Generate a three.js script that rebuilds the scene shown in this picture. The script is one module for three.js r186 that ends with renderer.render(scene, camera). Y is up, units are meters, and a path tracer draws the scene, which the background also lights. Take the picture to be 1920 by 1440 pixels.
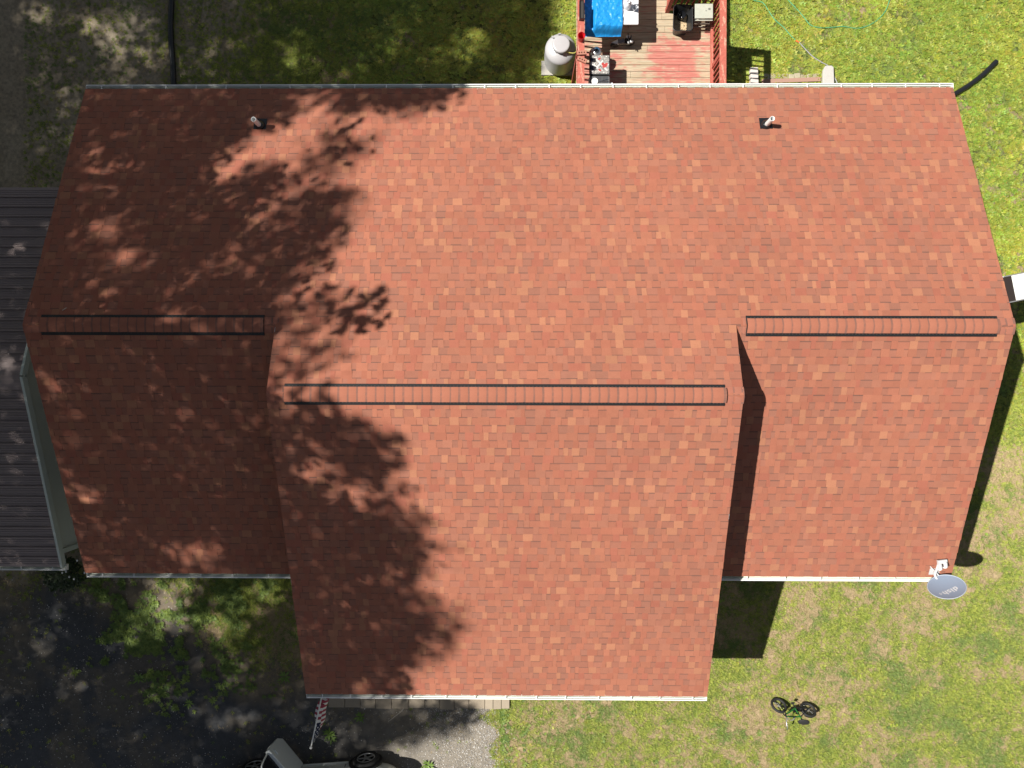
import * as THREE from 'three';
import { mergeGeometries, mergeVertices } from 'three/addons/utils/BufferGeometryUtils.js';
import { RoundedBoxGeometry } from 'three/addons/geometries/RoundedBoxGeometry.js';

// ---------------------------------------------------------------- camera, sky, sun, exposure
const scene = new THREE.Scene();
const FOC = 1356, CAM_H = 17.18;
const SUN = [0.725, 0.085];                       // metres a shadow runs per metre of height, along x and z
const EXPOSURE = 1.84, SUN_POWER = 4.2, SKY_POWER = 0.2;
const camera = new THREE.PerspectiveCamera(2 * Math.atan(720 / FOC) * 180 / Math.PI, 4 / 3, 0.1, 900);
const [rx, ry, rz] = [0.0041, 0.0024, -0.0105];
const mul = (A, B) => A.map(r => [0, 1, 2].map(j => r[0] * B[0][j] + r[1] * B[1][j] + r[2] * B[2][j]));
const RM = mul([[Math.cos(rz), 0, -Math.sin(rz)], [0, 1, 0], [Math.sin(rz), 0, Math.cos(rz)]],
  mul([[1, 0, 0], [0, Math.cos(rx), -Math.sin(rx)], [0, Math.sin(rx), Math.cos(rx)]],
    [[Math.cos(ry), -Math.sin(ry), 0], [Math.sin(ry), Math.cos(ry), 0], [0, 0, 1]]));
{
  const w = k => new THREE.Vector3(RM[k][0], -RM[k][2], RM[k][1]);
  camera.position.set(0, CAM_H, 0);
  camera.quaternion.setFromRotationMatrix(new THREE.Matrix4().makeBasis(w(0), w(1).negate(), w(2).negate()));
}
scene.add(camera);
{ // clear sky: deep blue overhead, paler towards the horizon; the ground half is never seen
  const W = 128, H = 64, d = new Float32Array(W * H * 4);
  for (let j = 0; j < H; j++) for (let i = 0; i < W; i++) {
    const el = (j + 0.5) / H * Math.PI - Math.PI / 2, u = Math.max(0, Math.sin(el)), k = Math.pow(1 - u, 2.2), o = (j * W + i) * 4;
    const c = [0.36 + 0.55 * k, 0.42 + 0.52 * k, 0.54 + 0.44 * k].map(v => (el < 0 ? 0.25 : v) * SKY_POWER);
    d[o] = c[0]; d[o + 1] = c[1]; d[o + 2] = c[2]; d[o + 3] = 1;
  }
  const t = new THREE.DataTexture(d, W, H, THREE.RGBAFormat, THREE.FloatType); t.mapping = THREE.EquirectangularReflectionMapping; t.magFilter = THREE.LinearFilter; t.needsUpdate = true;
  scene.background = t; scene.environment = t;
}
const sun = new THREE.DirectionalLight(new THREE.Color(1, 0.95, 0.87), SUN_POWER);
sun.position.set(-SUN[0] * 40, 40, -SUN[1] * 40);
sun.castShadow = true;
sun.shadow.mapSize.set(4096, 4096);
Object.assign(sun.shadow.camera, { left: -30, right: 30, top: 30, bottom: -30, near: 1, far: 120 });
scene.add(sun, sun.target);

// ---------------------------------------------------------------- small tools
const PI = Math.PI, TAU = 2 * PI;
function rng(seed) { let a = seed >>> 0; return () => { a = (a + 0x6D2B79F5) | 0; let t = Math.imul(a ^ (a >>> 15), 1 | a); t = (t + Math.imul(t ^ (t >>> 7), 61 | t)) ^ t; return ((t ^ (t >>> 14)) >>> 0) / 4294967296; }; }
const clamp = (x, a = 0, b = 1) => Math.min(b, Math.max(a, x));
const smooth = (a, b, x) => { const t = clamp((x - a) / (b - a)); return t * t * (3 - 2 * t); };
const lerp = (a, b, t) => a + (b - a) * t;
const mix3 = (a, b, t) => [0, 1, 2].map(i => lerp(a[i], b[i], t));
const hash = (x, y, s) => { let h = Math.imul(x, 374761393) + Math.imul(y, 668265263) + Math.imul(s, 2147483647); h = Math.imul(h ^ (h >>> 13), 1274126177); return ((h ^ (h >>> 16)) >>> 0) / 4294967296; };
function noise(x, y, s = 1) { const i = Math.floor(x), j = Math.floor(y), u = x - i, v = y - j, a = u * u * (3 - 2 * u), b = v * v * (3 - 2 * v); return lerp(lerp(hash(i, j, s), hash(i + 1, j, s), a), lerp(hash(i, j + 1, s), hash(i + 1, j + 1, s), a), b); }
function fbm(x, y, s = 1, n = 4) { let t = 0, k = 0.5, w = 0; for (let i = 0; i < n; i++) { t += k * noise(x, y, s + i); w += k; x = x * 2.03 + 7.1; y = y * 2.03 - 3.7; k *= 0.55; } return t / w; }
const lin = c => (c <= 0.0031308 ? c * 12.92 : 1.055 * Math.pow(c, 1 / 2.4) - 0.055);
function ray(px, py) { const a = (px - 960) / FOC, b = (py - 720) / FOC; return [0, 1, 2].map(j => RM[0][j] * a + RM[1][j] * b + RM[2][j]); }
function at(px, py, h) { const v = ray(px, py), t = (CAM_H - h) / v[2]; return new THREE.Vector3(v[0] * t, h, v[1] * t); }   // where a sight line meets height h
function onSurface(px, py, f) { let h = 0, p; for (let i = 0; i < 30; i++) { p = at(px, py, h); h = f(p.x, p.z); } p.y = h; return p; }
const used = {};
function numbered(n) { used[n] = (used[n] ?? -1) + 1; return used[n] ? `${n}_${String(used[n]).padStart(3, '0')}` : n; }
function tag(o, label, category, group) { o.userData.label = label; o.userData.category = category; if (group) o.userData.group = group; return o; }
function thing(name, label, category, p = [0, 0, 0], turn = 0, group) {
  const o = new THREE.Group(); o.name = numbered(name); o.position.set(...(p.isVector3 ? p.toArray() : p)); o.rotation.y = turn; scene.add(o);
  return tag(o, label, category, group);
}
function part(name, geo, m, parent) {
  const o = new THREE.Mesh(Array.isArray(geo) ? (geo.length > 1 ? join(geo) : geo[0]) : geo, m); o.name = parent ? name : numbered(name); o.castShadow = o.receiveShadow = true; (parent || scene).add(o); return o;
}
const join = list => mergeGeometries(list.map(g => { g = g.index ? g.toNonIndexed() : g; for (const k of Object.keys(g.attributes)) if (!['position', 'normal', 'uv'].includes(k)) g.deleteAttribute(k); return g; }));
const move = (g, x, y, z) => g.translate(x, y, z);
function box(w, h, d, x = 0, y = 0, z = 0, r = 0) { const g = r ? new RoundedBoxGeometry(w, h, d, 2, r) : new THREE.BoxGeometry(w, h, d); return g.translate(x, y, z); }
function cyl(r0, r1, h, x = 0, y = 0, z = 0, n = 20) { return new THREE.CylinderGeometry(r1, r0, h, n).translate(x, y + h / 2, z); }
function bar(a, b, r, n = 8, r1 = r) {
  a = a.isVector3 ? a : new THREE.Vector3(...a); b = b.isVector3 ? b : new THREE.Vector3(...b);
  const d = b.clone().sub(a), g = new THREE.CylinderGeometry(r1, r, d.length(), n);
  g.applyQuaternion(new THREE.Quaternion().setFromUnitVectors(new THREE.Vector3(0, 1, 0), d.clone().normalize()));
  return g.translate(...a.clone().add(b).multiplyScalar(0.5).toArray());
}
function tube(pts, r, n = 40, k = 8, closed = false) { return new THREE.TubeGeometry(new THREE.CatmullRomCurve3(pts.map(p => p.isVector3 ? p : new THREE.Vector3(...p)), closed), n, r, k, closed); }
const lathe = (pts, n = 32) => new THREE.LatheGeometry(pts.map(p => new THREE.Vector2(...p)), n);
function beam(a, b, w, h) {              // a board of width w and thickness h from a to b, its top face upwards
  const A = new THREE.Vector3(...a), B = new THREE.Vector3(...b), d = B.clone().sub(A), g = new THREE.BoxGeometry(d.length(), h, w);
  const X = d.clone().normalize(), Z = X.clone().cross(new THREE.Vector3(0, 1, 0)).normalize(), Y = Z.clone().cross(X);
  return g.applyMatrix4(new THREE.Matrix4().makeBasis(X, Y, Z)).translate(...A.add(B).multiplyScalar(0.5).toArray());
}
function tex(w, h, f, { srgb = true, repeat = true } = {}) {
  const d = new Uint8Array(w * h * 4);
  for (let j = 0; j < h; j++) for (let i = 0; i < w; i++) { const c = f(i, j), o = (j * w + i) * 4; for (let k = 0; k < 3; k++) d[o + k] = Math.round(255 * clamp(srgb ? lin(clamp(c[k])) : c[k])); d[o + 3] = 255; }
  const t = new THREE.DataTexture(d, w, h); t.magFilter = THREE.LinearFilter; t.minFilter = THREE.LinearMipmapLinearFilter; t.generateMipmaps = true;
  if (srgb) t.colorSpace = THREE.SRGBColorSpace;
  if (repeat) t.wrapS = t.wrapT = THREE.RepeatWrapping;
  t.needsUpdate = true; return t;
}
function mat(c, roughness = 0.7, o = {}) { const m = new THREE.MeshStandardMaterial({ roughness, ...o }); m.color.setRGB(...c); m.side = THREE.DoubleSide; return m; }
// a tileable speckle (own wrap-around): w cells of noise, used for grain on many surfaces
const grainTex = (n, f) => tex(n, n, (i, j) => { const r = f(i, j); return Array.isArray(r) ? r : [r, r, r]; });
const granule = grainTex(256, (i, j) => { const a = hash(i, j, 11), b = hash(i >> 1, j >> 1, 12), c = noise((i % 256) / 32, (j % 256) / 32, 13); return 0.62 + 0.22 * a + 0.12 * b + 0.05 * c; });
const woodGrain = grainTex(256, (i, j) => 0.66 + 0.2 * noise(i / 60, j / 2.2, 21) + 0.14 * hash(i >> 3, j, 22));

const M = {
  white: mat([0.78, 0.78, 0.76], 0.35), gutterIn: mat([0.6, 0.66, 0.54], 0.5), black: mat([0.012, 0.012, 0.013], 0.5), blackGloss: mat([0.012, 0.013, 0.016], 0.22),
  siding: mat([0.5, 0.54, 0.485], 0.55), trimGreen: mat([0.5, 0.55, 0.5], 0.5), pvc: mat([0.72, 0.73, 0.73], 0.4), steel: mat([0.55, 0.56, 0.57], 0.3, { metalness: 0.8 }), chrome: mat([0.8, 0.8, 0.8], 0.12, { metalness: 1 }),
  dark: mat([0.03, 0.03, 0.032], 0.6), rubber: mat([0.018, 0.018, 0.018], 0.75), red: mat([0.55, 0.015, 0.02], 0.35), concrete: mat([0.5, 0.48, 0.44], 0.9, { map: granule }),
};

// ---------------------------------------------------------------- the lie of the land
const EAVE = 2.874, S = 0.3789, ZR = -5.781, ZG = -0.960, ZF = 3.839, XL = -8.638, XR = 8.488, MXL = -4.233, MXR = 3.718, ZM = 0.228, ZMF = 6.223;
const YG = EAVE + S * (ZG - ZR), YM = EAVE + S * (ZM - ZR), YF = YG - S * (ZF - ZG), YMF = YM - S * (ZMF - ZM), REAR = -1.1;
const gy = (x, z) => REAR * smooth(1.5, -6, z) + 0.05 * (fbm(x / 6 + 40, z / 6 + 40, 5, 2) - 0.5) * smooth(5, 8, Math.abs(x) + Math.abs(z) * 0.5);
const roofY = (x, z) => (x > MXL && x < MXR && z > ZG ? (z < ZM ? EAVE + S * (z - ZR) : YM - S * (z - ZM)) : z < ZG ? EAVE + S * (z - ZR) : YG - S * (z - ZG));
const atGround = (px, py, up = 0) => { const p = onSurface(px, py, (x, z) => gy(x, z) + up); return p; };
const atRoof = (px, py) => onSurface(px, py, roofY);
const pxOf = p => { const d = [p.x, p.z, CAM_H - p.y], v = RM.map(r => r[0] * d[0] + r[1] * d[1] + r[2] * d[2]); return [960 + FOC * v[0] / v[2], 720 + FOC * v[1] / v[2]]; };

// what grows where (metres): 0 = bare earth under the trees, 1 = lawn; leafy = broad-leaved weeds rather than grass
const lawnShare = (x, z) => { const d = z < -4 ? smooth(-9.3, -4.2, x + 1.6 * (fbm(x / 1.5, z / 1.5, 31) - 0.5) * 2) : z > 3 ? smooth(-8.6, -7.2, x + 1.2 * (fbm(x / 1.2, z / 1.2, 33) - 0.5) * 2) : smooth(-6, 0, x); return d; };
const leafyShare = (x, z) => smooth(3.5, -3.5, z) * smooth(-7, -1.5, x + (fbm(x, z, 35) - 0.5) * 2);
const dryness = (x, z) => { const n = fbm(x / 0.95 + 3, z / 0.95, 41, 5), m = fbm(x / 0.24, z / 0.24 + 9, 47, 3); return clamp(smooth(0.41, 0.66, n * 0.56 + m * 0.44 + 0.04 * smooth(0, 6, z) - 0.06 * leafyShare(x, z))); };
const TURF = { thatch: [0.36, 0.27, 0.155], soil: [0.25, 0.2, 0.135], moss: [0.145, 0.165, 0.038], leafy: [0.085, 0.095, 0.022] };
function groundColor(x, z) {
  const lawn = lawnShare(x, z), dry = dryness(x, z), fine = hash(Math.floor(x * 63), Math.floor(z * 63), 51), fine2 = noise(x * 18, z * 18, 52), leafy = leafyShare(x, z);
  let c = mix3(mix3(TURF.moss, TURF.leafy, leafy), TURF.thatch, dry * (1 - 0.25 * leafy));
  const earth = mix3(TURF.soil, [0.35, 0.3, 0.22], fbm(x / 0.8, z / 0.8, 55));
  c = mix3(earth, c, lawn);
  const k = 0.62 + 0.42 * fine2 + 0.3 * (fine - 0.3);
  return c.map(v => v * k);
}
{
  const W = 1800, Hh = 1320, X0 = -15, Z0 = -11, DX = 30 / W, DZ = 22 / Hh;
  const map = tex(W, Hh, (i, j) => groundColor(X0 + i * DX, Z0 + j * DZ), { repeat: false });
  map.wrapS = map.wrapT = THREE.MirroredRepeatWrapping;
  const xs = [-400, -200, -100, -60, -40, -25], zs = [-400, -200, -100, -60, -40, -25];
  for (let x = -18; x <= 18.01; x += 0.5) xs.push(x);
  for (let z = -14; z <= 14.01; z += 0.5) zs.push(z);
  xs.push(25, 40, 60, 100, 200, 400); zs.push(25, 40, 60, 100, 200, 400);
  const pos = [], uv = [], idx = [];
  for (const z of zs) for (const x of xs) { pos.push(x, gy(x, z), z); uv.push((x - X0) / 30, (z - Z0) / 22); }
  const n = xs.length;
  for (let j = 0; j < zs.length - 1; j++) for (let i = 0; i < n - 1; i++) { const a = j * n + i; idx.push(a, a + n, a + 1, a + 1, a + n, a + n + 1); }
  const g = new THREE.BufferGeometry(); g.setAttribute('position', new THREE.Float32BufferAttribute(pos, 3)); g.setAttribute('uv', new THREE.Float32BufferAttribute(uv, 2)); g.setIndex(idx); g.computeVertexNormals();
  const o = part('ground', g, mat([1, 1, 1], 0.95, { map })); o.userData.kind = 'structure';
}
// the driveway: dark worn asphalt that breaks up into gravel at its far edge
const driveEdge = z => lerp(-0.9, -0.35, smooth(6.3, 9.2, z)) + 0.9 * (fbm(3, z * 0.9, 61) - 0.5) + 0.6 * (fbm(5, z * 4, 62, 3) - 0.5);
const driveTop = x => (x < -9.2 ? 4.5 : x < -3.9 ? lerp(4.5, 6.7, smooth(-9.6, -6.2, x)) : 6.05) + 1.5 * (fbm(x * 0.9, 5, 63, 3) - 0.5) + 0.8 * (fbm(x * 5, 9, 64, 4) - 0.5);
{
  const C = 0.05, X0 = -16, Z0 = 2.6, NX = 350, NZ = 190, pos = [], uv = [], col = [], idx = [], node = new Map();
  const tops = [], edges = []; for (let i = 0; i <= NX; i++) tops.push(driveTop(X0 + i * C)); for (let j = 0; j <= NZ; j++) edges.push(driveEdge(Z0 + j * C));
  const vert = (i, j) => {
    const k = j * (NX + 1) + i; if (node.has(k)) return node.get(k);
    const x = X0 + i * C, z = Z0 + j * C; pos.push(x, gy(x, z) + 0.007, z); uv.push(x / 2.5, z / 2.5);
    const g = smooth(-5.6, -1.2, x + 1.2 * (fbm(x, z, 65) - 0.5)), p = fbm(x / 1.3, z / 1.3, 67), br = smooth(0.5, 0.7, fbm(x / 0.9, z / 0.9, 69)) * 0.5 + smooth(1.5, 0.0, z - tops[i] + 1.2 * (fbm(x * 2, z * 2, 70) - 0.5));
    let c = mix3([0.085, 0.088, 0.094], [0.33, 0.29, 0.235], g); c = mix3(c, [0.23, 0.185, 0.125], clamp(br) * 0.9); col.push(...c.map(v => v * (0.75 + 0.5 * p)));
    node.set(k, pos.length / 3 - 1); return pos.length / 3 - 1;
  };
  for (let j = 0; j < NZ; j++) for (let i = 0; i < NX; i++) {
    const x = X0 + (i + 0.5) * C, z = Z0 + (j + 0.5) * C; if (z < tops[i] + 0.25 * (noise(x * 9, z * 9, 75) - 0.5) || x > edges[j] + 0.3 * (noise(x * 8, z * 8, 76) - 0.5)) continue;
    const p = vert(i, j), q = vert(i + 1, j), u = vert(i, j + 1), w = vert(i + 1, j + 1); idx.push(p, u, q, q, u, w);
  }
  const g = new THREE.BufferGeometry(); g.setAttribute('position', new THREE.Float32BufferAttribute(pos, 3)); g.setAttribute('uv', new THREE.Float32BufferAttribute(uv, 2)); g.setAttribute('color', new THREE.Float32BufferAttribute(col, 3)); g.setIndex(idx); g.computeVertexNormals();
  const map = grainTex(512, (i, j) => { const a = hash(i, j, 71), b = hash(i >> 1, j >> 1, 72), c = noise(i / 16, j / 16, 73); return clamp(0.45 + 0.3 * a + 0.15 * c + (b > 0.975 ? 0.4 : 0)); });
  const o = part('driveway', g, mat([1, 1, 1], 0.92, { map, vertexColors: true, bumpMap: map, bumpScale: 0.006 })); o.userData.kind = 'structure';
}

// ---------------------------------------------------------------- the house
const house = thing('house', 'large house under an orange red shingle roof with two ridge heights and white gutters', 'house');
const shingleMat = mat([1, 1, 1], 0.93, { map: granule, vertexColors: true, bumpMap: granule, bumpScale: 0.002 });
const deckMat = mat([0.12, 0.06, 0.05], 0.9);
const cosS = 1 / Math.hypot(1, S), sinS = S * cosS;
function slopeFrame(z0, y0, dir) { return { p: (x, v, h) => [x, y0 + v * sinS + h * cosS, z0 + dir * (v * cosS - h * sinS)] , dir }; }
const REARP = slopeFrame(ZR, EAVE, 1), FRONTP = slopeFrame(ZF, YF, -1), MIDP = slopeFrame(ZMF, YMF, -1);
{ // roof body: two prisms under the shingles
  const prism = (pts, x0, x1) => { const s = new THREE.Shape(pts.map(([z, y]) => new THREE.Vector2(-z, y))); return new THREE.ExtrudeGeometry(s, { depth: x1 - x0, bevelEnabled: false }).rotateY(PI / 2).translate(x0, 0, 0); };
  const T = 0.16, d = 0.006;
  const main = prism([[ZR + 0.02, EAVE - d], [ZG, YG - d], [ZF - 0.02, YF - d], [ZF - 0.02, YF - T], [ZG, YG - T], [ZR + 0.02, EAVE - T]], XL + 0.012, XR - 0.012);
  const mid = prism([[ZG - 0.05, YG - 0.03], [ZM, YM - d], [ZMF - 0.02, YMF - d], [ZMF - 0.02, YMF - T], [ZM, YM - T], [ZG - 0.05, YG - 0.2]], MXL + 0.012, MXR - 0.012);
  const roof = part('roof', [main, mid], deckMat, house);
  // every shingle tab: raised teeth and the lower, greyer tabs between them with a dark band under the course above
  const R = rng(77), E = 0.143;
  const cls = [[[0.385, 0.132, 0.084], 5], [[0.405, 0.150, 0.094], 5], [[0.37, 0.117, 0.08], 3], [[0.455, 0.2, 0.115], 3], [[0.37, 0.15, 0.1], 3]];
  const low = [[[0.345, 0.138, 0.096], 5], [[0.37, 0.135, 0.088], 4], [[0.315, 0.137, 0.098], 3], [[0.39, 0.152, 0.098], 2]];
  const pick = list => { let t = R() * list.reduce((a, b) => a + b[1], 0); for (const [c, w] of list) if ((t -= w) < 0) { const k = 0.93 + 0.14 * R(); return mix3([0.398, 0.142, 0.076], c, 0.68).map(v => v * k); } return list[0][0]; };
  const pieces = [];
  function piece(F, x0, x1, v0, v1, tooth, c, skew) {
    const wear = 0.93 + 0.14 * fbm(x0 / 1.4 + F.dir * 9, v0 / 1.1, 78, 3); c = c.map(v => v * wear);
    const pos = [], col = [], uv = [], hb = tooth ? 0.011 : 0.006, ht = 0.0015;
    const quad = (a, b, cc, d, k) => { for (const q of [a, b, cc, a, cc, d]) { const [x, v, h] = q; pos.push(...F.p(x, v, h)); uv.push(x / 0.55, v / 0.55); col.push(...k); } };
    const s = F.dir > 0 ? 1 : -1, Q = (a, b, cc, d, k) => (s > 0 ? quad(d, cc, b, a, k) : quad(a, b, cc, d, k));
    const hAt = v => lerp(hb, ht, (v - v0) / (E + 0.02)), ve = v0 + E;
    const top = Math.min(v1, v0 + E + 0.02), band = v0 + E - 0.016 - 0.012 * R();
    if (tooth) {
      Q([x0 + skew, v0, hb], [x1 + skew, v0, hb], [x1, top, hAt(top)], [x0, top, hAt(top)], c);
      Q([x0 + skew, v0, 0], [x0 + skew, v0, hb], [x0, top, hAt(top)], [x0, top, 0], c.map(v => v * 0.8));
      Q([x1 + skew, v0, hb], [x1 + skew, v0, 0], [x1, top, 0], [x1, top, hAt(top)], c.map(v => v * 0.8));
    } else {
      Q([x0, v0, hb], [x1, v0, hb], [x1, Math.min(band, top), hAt(band)], [x0, Math.min(band, top), hAt(band)], c);
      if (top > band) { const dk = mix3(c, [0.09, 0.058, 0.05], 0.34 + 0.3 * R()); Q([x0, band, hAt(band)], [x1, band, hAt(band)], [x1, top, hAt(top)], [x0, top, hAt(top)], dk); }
    }
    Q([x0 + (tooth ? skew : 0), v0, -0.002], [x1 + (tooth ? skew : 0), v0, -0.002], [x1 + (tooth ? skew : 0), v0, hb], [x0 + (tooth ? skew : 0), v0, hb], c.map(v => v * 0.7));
    const m = F.p((x0 + x1) / 2, (v0 + Math.min(v1, ve)) / 2, 0);
    pieces.push({ pos, col, uv, big: (x1 - x0) * (top - v0) > 0.014 ? Math.hypot(m[0], CAM_H - m[1], m[2]) : 99 });
  }
  function course(F, xa, xb, v0, v1, seed) {
    let x = xa - R() * 0.15, tooth = R() < 0.5;
    while (x < xb) {
      const w = tooth ? 0.07 + 0.135 * R() : 0.065 + 0.15 * R();
      const a = Math.max(x, xa), b = Math.min(x + w, xb);
      if (b - a > 0.01) {
        if (tooth && R() < 0.22 && w > 0.15) { const q = a + (b - a) * (0.4 + 0.2 * R()); piece(F, a, q, v0, v1, true, pick(cls), 0); piece(F, q, b, v0, v1, true, pick(cls), 0); }
        else piece(F, a, b, v0, v1, tooth, pick(tooth ? cls : low), (R() - 0.5) * 0.012);
      }
      x += w; tooth = R() < 0.06 ? tooth : !tooth;
    }
  }
  const Lr = (ZG - ZR) / cosS, Lm = (ZM - ZR) / cosS, Lf = (ZF - ZG) / cosS, Lmf = (ZMF - ZM) / cosS;
  for (let v = 0; v < Lm; v += E) { const full = v < Lr - 0.02; if (full && v + E >= Lr) { course(REARP, XL, MXL, v, Lr); course(REARP, MXR, XR, v, Lr); course(REARP, MXL, MXR, v, Lm); } else course(REARP, full ? XL : MXL, full ? XR : MXR, v, Lm); }
  for (let v = 0; v < Lf; v += E) { course(FRONTP, XL, MXL + 0.28, v, Lf); course(FRONTP, MXR - 0.28, XR, v, Lf); }
  for (let v = 0; v < Lmf; v += E) course(MIDP, MXL, MXR, v, Lmf);
  const geo = (p, c, u) => { const g = new THREE.BufferGeometry(); g.setAttribute('position', new THREE.Float32BufferAttribute(p, 3)); g.setAttribute('color', new THREE.Float32BufferAttribute(c, 3)); g.setAttribute('uv', new THREE.Float32BufferAttribute(u, 2)); g.computeVertexNormals(); return g; };
  pieces.sort((a, b) => a.big - b.big);
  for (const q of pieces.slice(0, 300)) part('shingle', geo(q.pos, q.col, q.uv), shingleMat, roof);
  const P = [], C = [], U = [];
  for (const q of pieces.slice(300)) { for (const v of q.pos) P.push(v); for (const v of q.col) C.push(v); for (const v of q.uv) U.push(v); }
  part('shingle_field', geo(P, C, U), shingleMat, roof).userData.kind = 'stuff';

  // ridges: caps bent over the ridge; over the vents they ride on a black plastic vent
  const capGeo = (w, len, lift, c, R2) => {
    const pos = [], col = [], uv = [], idx = [], n = 6, t = 0.005, rows = [0, 0.121, 0.124, len], K = 4;
    for (let k = 0; k < K; k++) for (let i = 0; i <= n; i++) {
      const s = (i / n - 0.5) * 2, a = Math.abs(s) * w / 2, yy = 0.02 - Math.sqrt((a * sinS) ** 2 + 0.0004);
      pos.push(rows[k] + 0.006 * (1 - s * s), yy + lift + 0.008 * (1 - rows[k] / len), s * w / 2 * cosS); uv.push(rows[k] / 0.55, s);
      const cc = k > 1 ? mix3(c, [0.17, 0.1, 0.083], 0.35 + 0.4 * R2()) : c; col.push(...cc);
    }
    for (let k = 0; k < K - 1; k++) for (let i = 0; i < n; i++) { const a = k * (n + 1) + i; idx.push(a, a + 1, a + n + 1, a + 1, a + n + 2, a + n + 1); }
    const base = pos.length / 3; for (let i = 0; i <= n; i++) { pos.push(pos[i * 3], pos[i * 3 + 1] - 0.012, pos[i * 3 + 2]); uv.push(0, i); col.push(...c.map(v => v * 0.6)); }
    for (let i = 0; i < n; i++) idx.push(i, base + i, i + 1, i + 1, base + i, base + i + 1);
    const g = new THREE.BufferGeometry(); g.setAttribute('position', new THREE.Float32BufferAttribute(pos, 3)); g.setAttribute('color', new THREE.Float32BufferAttribute(col, 3)); g.setAttribute('uv', new THREE.Float32BufferAttribute(uv, 2)); g.setIndex(idx); g.computeVertexNormals(); return g;
  };
  const capV = [0, 1, 2, 3].map(i => capGeo(0.272, 0.172, 0.034, mix3([0.41, 0.15, 0.092], [0.38, 0.137, 0.083], i / 3), R));
  const capF = [0, 1].map(i => capGeo(0.30, 0.172, -0.007, [0.395 - 0.02 * i, 0.142, 0.093], R));
  function ridge(y, z, xa, xb, va, vb, endGap) {
    const vent = new THREE.Group(); vent.name = 'ridge_vent'; vent.position.set(0, y, z); house.add(vent);
    const W = 0.186, body = [];
    for (const s of [-1, 1]) {
      const top = 0.026, sh = new THREE.Shape([new THREE.Vector2(0, 0), new THREE.Vector2(W * cosS, -W * sinS), new THREE.Vector2(W * cosS + 0.004, -W * sinS + top * 0.7), new THREE.Vector2(0, top)]);
      const g = new THREE.ExtrudeGeometry(sh, { depth: vb - va, bevelEnabled: false });
      g.rotateY(-PI / 2); if (s < 0) g.scale(1, 1, 1); else g.rotateY(PI); g.translate(s < 0 ? vb : va, 0.004, 0); body.push(g);
    }
    part('vent_body', body, M.black, vent);
    const ribs = [];
    for (let x = va + 0.02; x < vb - 0.01; x += 0.06) for (const s of [-1, 1]) ribs.push(new THREE.BoxGeometry(0.016, 0.005, 0.009).rotateX(s * Math.atan(S)).translate(x, 0.028 - 0.15 * sinS, s * 0.15 * cosS));
    part('vent_louvre', ribs, mat([0.06, 0.05, 0.048], 0.7), vent).userData.kind = 'stuff';
    const step = 0.155; let x = va + 0.005, i = 0;
    for (; x < vb - 0.02; x += step, i++) {
      const c = part('ridge_cap', capV[i % 4], shingleMat, vent); c.position.set(Math.min(x, vb - 0.155), 0.001 * (i % 3), 0); c.rotation.y = (R() - 0.5) * 0.03; c.scale.x = 0.94 + 0.12 * R();
    }
    for (const [a, b] of [[xa, va], [vb, xb]]) for (let q = a + 0.004; q < b; q += 0.155) { const len = Math.min(0.172, b - q + 0.01); const c = part('ridge_cap', capF[Math.round(q * 7) & 1], shingleMat, house); c.position.set(q, y + 0.001, z); c.scale.x = len / 0.172; }
  }
  const xAt = (px, y, z) => { const p = at(px, 720 + z * FOC / (CAM_H - y), y); return p.x; };
  ridge(YG, ZG, XL, MXL + 0.05, xAt(75, YG, ZG), xAt(494, YG, ZG));
  ridge(YG, ZG, MXR + 0.12, XR, xAt(1400, YG, ZG), xAt(1872, YG, ZG));
  ridge(YM, ZM, MXL, MXR, xAt(532, YM, ZM), xAt(1360, YM, ZM));
  // white drip edge along the rakes
  const rake = (x, z0, y0, z1, y1) => part('drip_edge', beam([x, y0 - 0.042, z0], [x, y1 - 0.042, z1], 0.012, 0.07), M.white, house);
  for (const x of [XL + 0.012, XR - 0.012]) { rake(x, ZR, EAVE, ZG, YG); rake(x, ZG, YG, ZF, YF); }
  for (const x of [MXL + 0.006, MXR - 0.0045]) { rake(x, ZG + 0.05, YG + 0.02, ZM, YM); rake(x, ZM, YM, ZMF, YMF); }
  // fascia boards, soffits and walls (white clapboard, out of sight from straight above)
  const wallM = mat([0.62, 0.6, 0.55], 0.7);
  const yTop = EAVE - 0.17;
  part('fascia', [box(XR - XL - 0.06, 0.16, 0.02, (XL + XR) / 2, EAVE - 0.1, ZR + 0.035), box(MXL - XL - 0.06, 0.16, 0.02, (XL + MXL) / 2, YF - 0.1, ZF - 0.035), box(XR - MXR - 0.06, 0.16, 0.02, (XR + MXR) / 2, YF - 0.1, ZF - 0.035), box(MXR - MXL - 0.06, 0.16, 0.02, (MXL + MXR) / 2, YMF - 0.1, ZMF - 0.035)], M.white, house);
  const o = 0.4, low2 = -1.4;
  const wx = (x0, x1, z) => { const n = 24, gs = []; for (let k = 0; k < n; k++) { const h = (yTop - low2) / n; gs.push(box(x1 - x0, h * 0.94, 0.14, (x0 + x1) / 2, low2 + h * (k + 0.5), z)); } gs.push(box(x1 - x0 - 0.02, yTop - low2, 0.11, (x0 + x1) / 2, (yTop + low2) / 2, z)); return gs; };
  part('wall', wx(XL + o, XR - o, ZR + o), wallM, house); part('wall', wx(XL + o, MXL + 0.6, ZF - o), wallM, house); part('wall', wx(MXR - 0.6, XR - o, ZF - o), wallM, house); part('wall', wx(MXL + 0.3, MXR - 0.3, ZMF - o), wallM, house);
  const gable = (x, pts) => part('wall', new THREE.ExtrudeGeometry(new THREE.Shape(pts.map(([z, y]) => new THREE.Vector2(-z, y))), { depth: 0.12, bevelEnabled: false }).rotateY(PI / 2).translate(x, 0, 0), wallM, house);
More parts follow.
